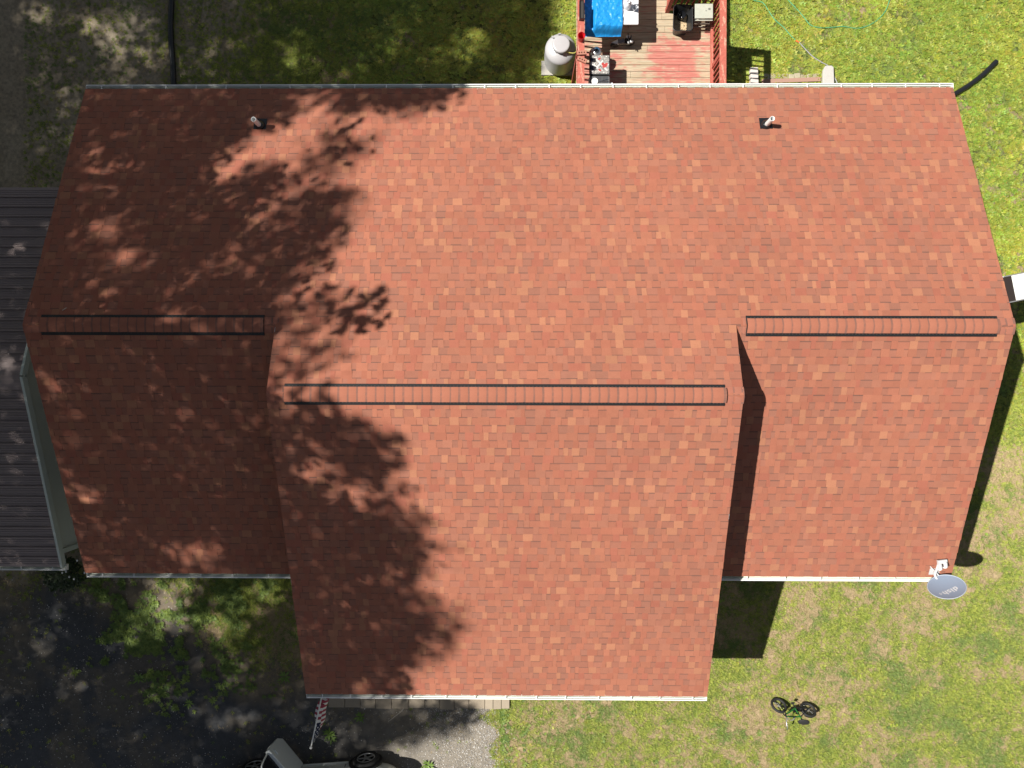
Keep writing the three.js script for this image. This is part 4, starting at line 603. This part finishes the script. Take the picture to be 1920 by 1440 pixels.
// silver car with its door open
{
  const wheelF = at(687, 1424, 0.32), wheelR = at(478, 1438, 0.32), yaw = Math.atan2(-(wheelF.z - wheelR.z), wheelF.x - wheelR.x), WB = Math.hypot(wheelF.x - wheelR.x, wheelF.z - wheelR.z), HW = 0.88;
  const mid = wheelF.clone().lerp(wheelR, 0.5), side = new THREE.Vector3(Math.sin(yaw), 0, Math.cos(yaw));
  const car = thing('parked_car', 'silver car parked on the driveway with its rear door standing open', 'car', [mid.x + side.x * (HW - 0.05), 0.01, mid.z + side.z * (HW - 0.05) + 0.09], yaw);
  const paint = new THREE.MeshPhysicalMaterial({ roughness: 0.38, metalness: 0.05, clearcoat: 0.8, clearcoatRoughness: 0.08, side: THREE.DoubleSide }); paint.color.setRGB(0.78, 0.81, 0.79);
  const glass = mat([0.02, 0.022, 0.026], 0.08), F = WB / 2, st = [];
  // stations along the car: x, sill height, belt height, top height, half width at sill / belt / top
  const rows = [[-F - 0.86, 0.42, 0.72, 0.80, 0.70, 0.74, 0.60], [-F - 0.78, 0.28, 0.90, 0.98, 0.80, 0.83, 0.7], [-F - 0.35, 0.24, 0.98, 1.03, 0.855, 0.87, 0.74], [-0.9, 0.24, 0.98, 1.02, 0.865, 0.88, 0.76], [0, 0.24, 0.97, 1.01, 0.865, 0.88, 0.76], [F - 0.62, 0.24, 0.95, 1.0, 0.86, 0.88, 0.76], [F - 0.25, 0.25, 0.92, 0.98, 0.86, 0.875, 0.72], [F + 0.3, 0.27, 0.84, 0.9, 0.84, 0.85, 0.66], [F + 0.62, 0.30, 0.74, 0.8, 0.76, 0.78, 0.58], [F + 0.82, 0.36, 0.60, 0.66, 0.6, 0.62, 0.45], [F + 0.87, 0.42, 0.54, 0.56, 0.5, 0.5, 0.38]];
  const section = ([x, y0, yb, yt, w0, wb, wt]) => [[x, y0, 0], [x, y0, w0 * 0.9], [x, y0 + 0.05, w0], [x, lerp(y0, yb, 0.45), wb + 0.012], [x, lerp(y0, yb, 0.8), wb + 0.004], [x, yb, wb - 0.02], [x, lerp(yb, yt, 0.6), lerp(wb, wt, 0.5)], [x, yt, wt], [x, yt + 0.01, 0]];
  const skin = (list) => { const P = [], I = [], n = list[0].length; for (const s of [1, -1]) { const o = P.length / 3; for (const l of list) for (const q of l) P.push(q[0], q[1], q[2] * s); for (let k = 0; k < list.length - 1; k++) for (let i = 0; i < n - 1; i++) { const a = o + k * n + i; I.push(...(s > 0 ? [a, a + n, a + 1, a + 1, a + n, a + n + 1] : [a, a + 1, a + n, a + 1, a + n + 1, a + n])); } } const g = new THREE.BufferGeometry(); g.setAttribute('position', new THREE.Float32BufferAttribute(P, 3)); g.setAttribute('uv', new THREE.Float32BufferAttribute(new Float32Array(P.length / 3 * 2), 2)); g.setIndex(I); g.computeVertexNormals(); return g; };
  const dense = []; const curve = k => new THREE.CatmullRomCurve3(rows.map(r => new THREE.Vector3(r[0], r[k], 0))); const cs = [1, 2, 3, 4, 5, 6].map(curve); for (let i = 0; i <= 60; i++) { const t = i / 60; dense.push(section([cs[0].getPoint(t).x, ...cs.map(q => q.getPoint(t).y)])); }
  const body = part('body', skin(dense), paint, car);
  const roofRows = [[-F - 0.6, 1.0, 1.12, 0.74, 0.62], [-F - 0.3, 1.0, 1.42, 0.78, 0.62], [-0.6, 1.0, 1.5, 0.78, 0.64], [0.15, 1.0, 1.49, 0.78, 0.63], [0.6, 1.0, 1.36, 0.76, 0.6], [F - 0.3, 0.98, 1.02, 0.72, 0.58]];
  part('window', skin(roofRows.map(([x, y0, yt, w0, wt]) => [[x, y0, 0], [x, y0, w0], [x, yt - 0.03, wt + 0.02], [x, yt - 0.03, 0]])), glass, car);
  part('roof', skin(roofRows.slice(1, 4).map(([x, y0, yt, w0, wt]) => [[x, yt - 0.03, wt + 0.03], [x, yt + 0.005, wt], [x, yt + 0.03, wt * 0.6], [x, yt + 0.04, 0]])), paint, car);
  for (const s of [-1, 1]) for (const x of [-F, F]) {
    const z = s * (HW - 0.09), arch = part('wheel_arch', [new THREE.CylinderGeometry(0.385, 0.385, 0.06, 32).rotateX(PI / 2).translate(x, 0.35, s * (HW - 0.005))], M.black, car);
    const w = new THREE.Group(); w.name = 'wheel'; w.position.set(x, 0.315, s * (HW + 0.005)); car.add(w);
    part('tyre', [lathe([[0.2, -0.09], [0.29, -0.09], [0.312, -0.06], [0.315, 0], [0.312, 0.06], [0.29, 0.085], [0.215, 0.085], [0.205, 0.05]], 36).rotateX(PI / 2 * s)], M.rubber, w);
    const sp = [new THREE.TorusGeometry(0.2, 0.014, 8, 36).translate(0, 0, s * 0.075), new THREE.CylinderGeometry(0.045, 0.05, 0.03, 18).rotateX(PI / 2).translate(0, 0, s * 0.07)]; for (let k = 0; k < 5; k++) sp.push(box(0.045, 0.16, 0.016, 0, 0.115, s * 0.068, 0.006).rotateZ(k * TAU / 5 + 0.3));
    part('rim', sp, mat([0.5, 0.51, 0.52], 0.3, { metalness: 0.8 }), w);
  }
  part('sill_trim', [box(WB - 0.85, 0.05, 0.03, 0, 0.26, -HW + 0.02, 0.01)], paint, car); part('door_seam', [box(0.008, 0.5, 0.02, F - 0.46, 0.62, -HW + 0.0)], M.black, car);
  for (const s of [-1, 1]) part('headlight', [new THREE.SphereGeometry(0.11, 18, 12).scale(1.1, 0.6, 0.7).translate(F + 0.60, 0.66, s * 0.62)], mat([0.5, 0.52, 0.55], 0.1, { metalness: 0.4 }), car);
  part('bumper', [box(0.06, 0.1, 1.1, F + 0.84, 0.36, 0, 0.03)], M.dark, car);
  // open front door: opening, panel, window frame and handle
  const hx = F - 1.53; part('door_opening', [box(0.8, 0.66, 0.02, hx - 0.42, 0.64, -HW - 0.0)], M.black, car);
  const door = new THREE.Group(); door.name = 'door'; door.position.set(hx, 0, -HW - 0.015); door.rotation.y = -0.95; door.scale.x = 0.84; car.add(door);
  const dsh = new THREE.Shape([[0, 0.28], [-0.88, 0.28], [-1.0, 0.42], [-1.04, 0.78], [-1.02, 0.97], [0, 0.94]].map(v => new THREE.Vector2(...v)));
  part('door_panel', [new THREE.ExtrudeGeometry(dsh, { depth: 0.07, bevelEnabled: true, bevelSize: 0.02, bevelThickness: 0.02, bevelSegments: 3 }).translate(0, 0, -0.02)], paint, door);
  part('door_frame', [tube([[-1.0, 0.97, 0.03], [-0.86, 1.4, 0.1], [-0.45, 1.42, 0.12], [-0.05, 0.98, 0.03]], 0.02, 40)], paint, door);
  part('door_glass', [new THREE.ExtrudeGeometry(new THREE.Shape([[-0.98, 0.98], [-0.85, 1.38], [-0.46, 1.40], [-0.08, 0.98]].map(v => new THREE.Vector2(...v))), { depth: 0.006, bevelEnabled: false }).rotateX(0.17).translate(0, 0.015, -0.13)], glass, door);
  part('door_lining', [box(0.86, 0.5, 0.03, -0.5, 0.64, 0.08, 0.012)], mat([0.06, 0.06, 0.07], 0.7), door);
  part('handle', [box(0.17, 0.025, 0.025, -0.84, 0.84, -0.055, 0.01)], paint, door);
}
// child's bicycle lying on the front lawn
{
  const p = atGround(1484, 1318, 0), b = thing('bicycle', 'small black and green child bicycle lying on its side on the front lawn', 'bicycle', [p.x, p.y + 0.05, p.z - 0.09]);
  const inner = new THREE.Matrix4().makeRotationY(-0.14).multiply(new THREE.Matrix4().makeRotationX(0.62)), P = (name, list, m, par = b) => { const o = part(name, list, m, par); o.geometry.applyMatrix4(inner); return o; };
  const green = mat([0.02, 0.13, 0.025], 0.3), Rw = 0.19;
  for (const x of [-0.36, 0.33]) { const w = P('wheel', [new THREE.TorusGeometry(Rw * 0.8, 0.008, 6, 36).translate(x, Rw, 0), new THREE.CylinderGeometry(0.02, 0.02, 0.07, 12).rotateX(PI / 2).translate(x, Rw, 0)], M.steel);
    P('tyre', [new THREE.TorusGeometry(Rw - 0.03, 0.031, 10, 40).translate(x, Rw, 0)], M.rubber, w); const sp = []; for (let k = 0; k < 14; k++) sp.push(bar([x, Rw, 0.02 * (k % 2 ? 1 : -1)], [x + Rw * 0.8 * Math.cos(k * TAU / 14), Rw + Rw * 0.8 * Math.sin(k * TAU / 14), 0], 0.0016, 4)); P('spokes', sp, M.steel, w); }
  P('frame', [bar([-0.24, 0.44, 0], [0.1, 0.40, 0], 0.017), bar([-0.22, 0.38, 0], [0.02, 0.2, 0], 0.019), bar([0.02, 0.2, 0], [0.12, 0.46, 0], 0.016), ], green); P('rear_stay', [bar([0.02, 0.2, 0.03], [0.33, Rw, 0.045], 0.012), bar([0.02, 0.2, -0.03], [0.33, Rw, -0.045], 0.012), bar([0.1, 0.4, 0.02], [0.33, Rw, 0.045], 0.011), bar([0.1, 0.4, -0.02], [0.33, Rw, -0.045], 0.011)], M.blackGloss);
  P('fork', [bar([-0.235, 0.46, 0], [-0.255, 0.4, 0], 0.02), bar([-0.255, 0.4, 0.045], [-0.36, Rw, 0.05], 0.012), bar([-0.255, 0.4, -0.045], [-0.36, Rw, -0.05], 0.012), bar([-0.255, 0.4, -0.045], [-0.255, 0.4, 0.045], 0.012)], M.blackGloss);
  const hb = P('handlebar', [tube([[-0.16, 0.6, -0.28], [-0.2, 0.62, -0.16], [-0.235, 0.52, -0.05], [-0.235, 0.52, 0.05], [-0.2, 0.62, 0.16], [-0.16, 0.6, 0.28]], 0.011, 40), bar([-0.235, 0.45, 0], [-0.235, 0.53, 0], 0.014)], M.steel);
  P('grip', [bar([-0.16, 0.6, -0.28], [-0.18, 0.61, -0.19], 0.016)], M.rubber, hb); P('grip', [bar([-0.16, 0.6, 0.28], [-0.18, 0.61, 0.19], 0.016)], M.rubber, hb);
  P('saddle', [new THREE.SphereGeometry(0.1, 20, 12).scale(1.35, 0.34, 1.0).translate(0.15, 0.52, 0), bar([0.12, 0.44, 0], [0.125, 0.52, 0], 0.013)], M.rubber);
  P('chain_guard', [bar([0.02, 0.2, 0.05], [0.32, 0.2, 0.055], 0.028), new THREE.CylinderGeometry(0.07, 0.07, 0.012, 24).rotateX(PI / 2).translate(0.02, 0.2, 0.055)], M.black);
  for (const s of [-1, 1]) P('pedal', [bar([0.02, 0.2, s * 0.07], [0.02 + s * 0.08, 0.2 + s * 0.05, s * 0.075], 0.008), box(0.07, 0.018, 0.06, 0.02 + s * 0.08, 0.2 + s * 0.05, s * 0.11)], M.rubber);
}
// dark shrub in the gap beside the garage
const leafQuad = (L, W, bend = 0.25) => { const g = new THREE.BufferGeometry(); g.setAttribute('position', new THREE.Float32BufferAttribute([0, 0, 0, W * 0.5, L * bend * 0.5, L * 0.5, 0, L * bend * 0.62, L * 0.52, -W * 0.5, L * bend * 0.5, L * 0.5, 0, L * bend * 0.7, L], 3)); g.setIndex([0, 2, 1, 0, 3, 2, 1, 2, 4, 2, 3, 4]); g.computeVertexNormals(); return g; };
function scatter(name, geo, m, list, parent) {
  const c = new THREE.InstancedMesh(geo, m, list.length), mt = new THREE.Matrix4(), q = new THREE.Quaternion(), e = new THREE.Euler(), col = new THREE.Color();
  list.forEach(([x, y, z, ry2, s, k, tx = 0, tz = 0], i) => { q.setFromEuler(e.set(tx, ry2, tz)); mt.compose(new THREE.Vector3(x, y, z), q, new THREE.Vector3(s, s, s)); c.setMatrixAt(i, mt); c.setColorAt(i, col.setRGB(...k)); });
  c.name = parent ? name : numbered(name); c.castShadow = c.receiveShadow = true; c.userData.kind = 'stuff'; (parent || scene).add(c); return c;
}
{
  const p = atGround(137, 1068), s = thing('shrub', 'dark leafy shrub with a few white blossoms at the corner of the garage', 'shrub', [p.x, p.y, p.z]), R = rng(83), list = [];
  for (let i = 0; i < 900; i++) { const a = R() * TAU, u = Math.acos(1 - 1.4 * R()), r = (0.36 + 0.12 * noise(a * 2, u * 3, 85)) * (0.6 + 0.4 * R()); list.push([r * Math.sin(u) * Math.cos(a), 0.35 + r * Math.cos(u) * 0.9, r * Math.sin(u) * Math.sin(a), R() * TAU, 0.7 + R() * 0.7, mix3([0.02, 0.035, 0.012], [0.045, 0.075, 0.02], R()), (R() - 0.5), (R() - 0.5)]); }
  scatter('foliage', leafQuad(0.085, 0.045), mat([1, 1, 1], 0.6), list, s);
  part('stem', [bar([0, -0.05, 0], [0.1, 0.5, 0.05], 0.02, 6, 0.008), bar([0, -0.05, 0], [-0.12, 0.45, -0.08], 0.018, 6, 0.008), bar([0, -0.05, 0], [0.02, 0.45, 0.15], 0.018, 6, 0.008)], mat([0.1, 0.07, 0.05], 0.9), s);
  for (const [a, b] of [[142, 1052], [156, 1075], [121, 1073], [114, 1075], [127, 1083], [136, 1087]]) { const q = at(a, b, 0.78).sub(p); part('blossom', [new THREE.SphereGeometry(0.022, 8, 6).scale(1, 0.6, 1.2).translate(q.x, 0.72, q.z)], M.white, s); }
}
// ---------------------------------------------------------------- grass, weeds and gravel
{
  const R = rng(101), grass = [], weeds = [], big = [], stones = [], blades = [];
  for (let i = 0; i < 7; i++) { const a = i / 7 * TAU + R(), L = 0.05 + 0.05 * R(), w = 0.007, lean = 0.5 + 0.5 * R(), g = new THREE.BufferGeometry(); const dx = Math.cos(a), dz = Math.sin(a), ox = (R() - 0.5) * 0.05, oz = (R() - 0.5) * 0.05; g.setAttribute('position', new THREE.Float32BufferAttribute([ox - dz * w, 0, oz + dx * w, ox + dz * w, 0, oz - dx * w, ox + dx * L * lean, L * (1.05 - lean * 0.8), oz + dz * L * lean], 3)); g.setIndex([0, 1, 2]); g.computeVertexNormals(); blades.push(g); }
  const tuft = mergeGeometries(blades);
  const ros = []; for (let i = 0; i < 6; i++) ros.push(leafQuad(0.05 + 0.025 * R(), 0.032 + 0.01 * R(), 0.3).rotateY(i * 1.05 + R() * 0.6)); const rosette = mergeGeometries(ros);
  const pl = []; for (let i = 0; i < 9; i++) pl.push(leafQuad(0.11 + 0.07 * R(), 0.042, 0.35 + 0.3 * R()).rotateY(i * 0.72 + R() * 0.5)); const plant = mergeGeometries(pl);
  const stone = new THREE.DodecahedronGeometry(0.014, 0).scale(1, 0.6, 0.8);
  const underHouse = (x, z) => (x > XL + 0.55 && x < XR - 0.55 && z > ZR + 0.5 && z < ZF - 0.5) || (x > MXL + 0.4 && x < MXR - 0.4 && z > 0 && z < ZMF - 0.5) || (x < -9.9 && z > -4 && z < 3.5);
  const drive = (x, z) => z > driveTop(x) && x < driveEdge(z);
  const inView = (x, z) => Math.abs(x) < 12.6 && z > -10.2 && z < 9.5;
  for (let i = 0; i < 420000 && grass.length < 150000; i++) {
    const x = lerp(-12.6, 12.6, R()), z = lerp(-10.2, 9.4, R()); if (underHouse(x, z)) continue;
    const lawn = lawnShare(x, z), dr = drive(x, z); if (R() > (dr ? 0.02 + 0.5 * smooth(1.0, 0, z - driveTop(x)) * smooth(0.4, 0.65, fbm(x * 1.6, z * 1.6, 143)) : 0.16 + 0.84 * lawn)) continue;
    const dry = dryness(x, z), leafy = leafyShare(x, z); if (leafy > 0.6 && R() < 0.35) continue;
    const tan = R() < dry * 0.75 + 0.1, g = mix3([0.12, 0.18, 0.026], [0.35, 0.38, 0.06], R()), k = tan ? mix3([0.40, 0.30, 0.17], [0.30, 0.25, 0.11], R()) : mix3(g, [0.10, 0.17, 0.05], 0.6 * smooth(0.55, 0.7, fbm(x / 0.7, z / 0.7, 141)));
    grass.push([x, gy(x, z) + 0.002, z, R() * TAU, (0.6 + 0.7 * R()) * (tan ? 0.7 : 1), k, (R() - 0.5) * 0.3, (R() - 0.5) * 0.3]);
  }
  for (let i = 0; i < 260000 && weeds.length < 60000; i++) {
    const x = lerp(-9, 12.6, R()), z = lerp(-10.2, 9.4, R()); if (underHouse(x, z)) continue;
    const L = leafyShare(x, z), patch = smooth(0.38, 0.6, fbm(x / 0.5, z / 0.5, 145)), dr = drive(x, z); const pr = dr ? 0.0006 : clamp(L * (0.2 + 0.9 * patch) * (1 - 0.75 * smooth(0.5, 0.9, dryness(x, z))) + 0.05 * patch) * lawnShare(x, z);
    if (R() > pr) continue;
    const y = smooth(0.35, 0.7, fbm(x / 1.4, z / 1.4, 147)); weeds.push([x, gy(x, z) + 0.005, z, R() * TAU, (0.75 + 0.85 * R()) * (0.55 + 0.45 * L), mix3(mix3([0.13, 0.2, 0.022], [0.29, 0.33, 0.04], R()), [0.34, 0.34, 0.04], y * 0.6).map(v => v * (0.8 + 0.35 * R())), (R() - 0.5) * 0.8, (R() - 0.5) * 0.8]);
  }
  for (let i = 0; i < 16000 && big.length < 1700; i++) {
    const x = lerp(-11, -3.6, R()), z = lerp(4.2, 8.4, R()), d = smooth(0.46, 0.66, fbm(x / 0.4, z / 0.4, 151, 4)) * smooth(0.42, 0.55, fbm(x / 1.5, z / 1.5, 153, 3)) * smooth(7.8, 5.2, z + 0.25 * (x + 6)) * smooth(-11, -9.5, x); if (R() > d) continue;
    big.push([x, gy(x, z) + 0.012, z, R() * TAU, 0.28 + 0.55 * R() * R() + 0.12 * R(), mix3([0.07, 0.13, 0.02], [0.18, 0.24, 0.035], R()), (R() - 0.5) * 0.4, (R() - 0.5) * 0.4]);
  }
  for (let i = 0; i < 120; i++) { const x = lerp(-0.4, 9, R() ** 3), z = lerp(7.5, 9.3, R()); big.push([x, 0.01, z, R() * TAU, 0.25 + 0.45 * R(), mix3([0.07, 0.14, 0.02], [0.17, 0.23, 0.035], R()), 0, 0]); }
  for (const [a, b] of [[622, 1382], [618, 1374], [676, 1343], [800, 1432], [806, 1436], [535, 1268], [355, 1318], [262, 1270]]) { const q = atGround(a, b); big.push([q.x, 0.014, q.z, R() * TAU, 0.9 + 0.4 * R(), [0.12, 0.2, 0.03], 0, 0]); }
  for (let i = 0; i < 120000 && stones.length < 26000; i++) {
    const x = lerp(-12.6, 0.2, R()), z = lerp(4.2, 9.4, R()); if (z < driveTop(x) - 0.5 * R() || x > driveEdge(z) + 0.5 * R() - 0.1 || underHouse(x, z)) continue;
    const g = smooth(-3.6, -1.2, x + (fbm(x * 1.5, z * 1.5, 161) - 0.5) * 1.6); if (R() > 0.035 + 0.9 * g * g) continue;
    const v = R(); stones.push([x, 0.012, z, R() * TAU, (0.5 + 0.9 * R() * R() + (g < 0.2 ? 0.1 : 0)), v < 0.3 ? [0.62, 0.6, 0.57] : v < 0.7 ? [0.38, 0.36, 0.33] : [0.2, 0.19, 0.18], R(), R()]);
  }
  tag(scatter('grass', tuft, mat([1, 1, 1], 0.75), grass), 'short patchy green and straw coloured lawn grass around the house', 'grass');
  tag(scatter('broadleaf_weeds', rosette, mat([1, 1, 1], 0.6), weeds), 'yellow green broad-leaved ground cover in the lawn behind and beside the house', 'ground cover');
  tag(scatter('weeds', plant, mat([1, 1, 1], 0.6), big), 'scattered leafy weeds growing through the driveway and its edges', 'weeds');
  tag(scatter('gravel', stone, mat([1, 1, 1], 0.85), stones), 'loose pale gravel scattered over the driveway', 'gravel');
}
// ---------------------------------------------------------------- draw
renderFinish();
function renderFinish() {
  const renderer = new THREE.WebGLRenderer({ antialias: true });
  renderer.setSize(1024, 768);
  renderer.shadowMap.enabled = true;
  renderer.toneMapping = THREE.LinearToneMapping;
  renderer.toneMappingExposure = EXPOSURE;
  renderer.render(scene, camera);
}
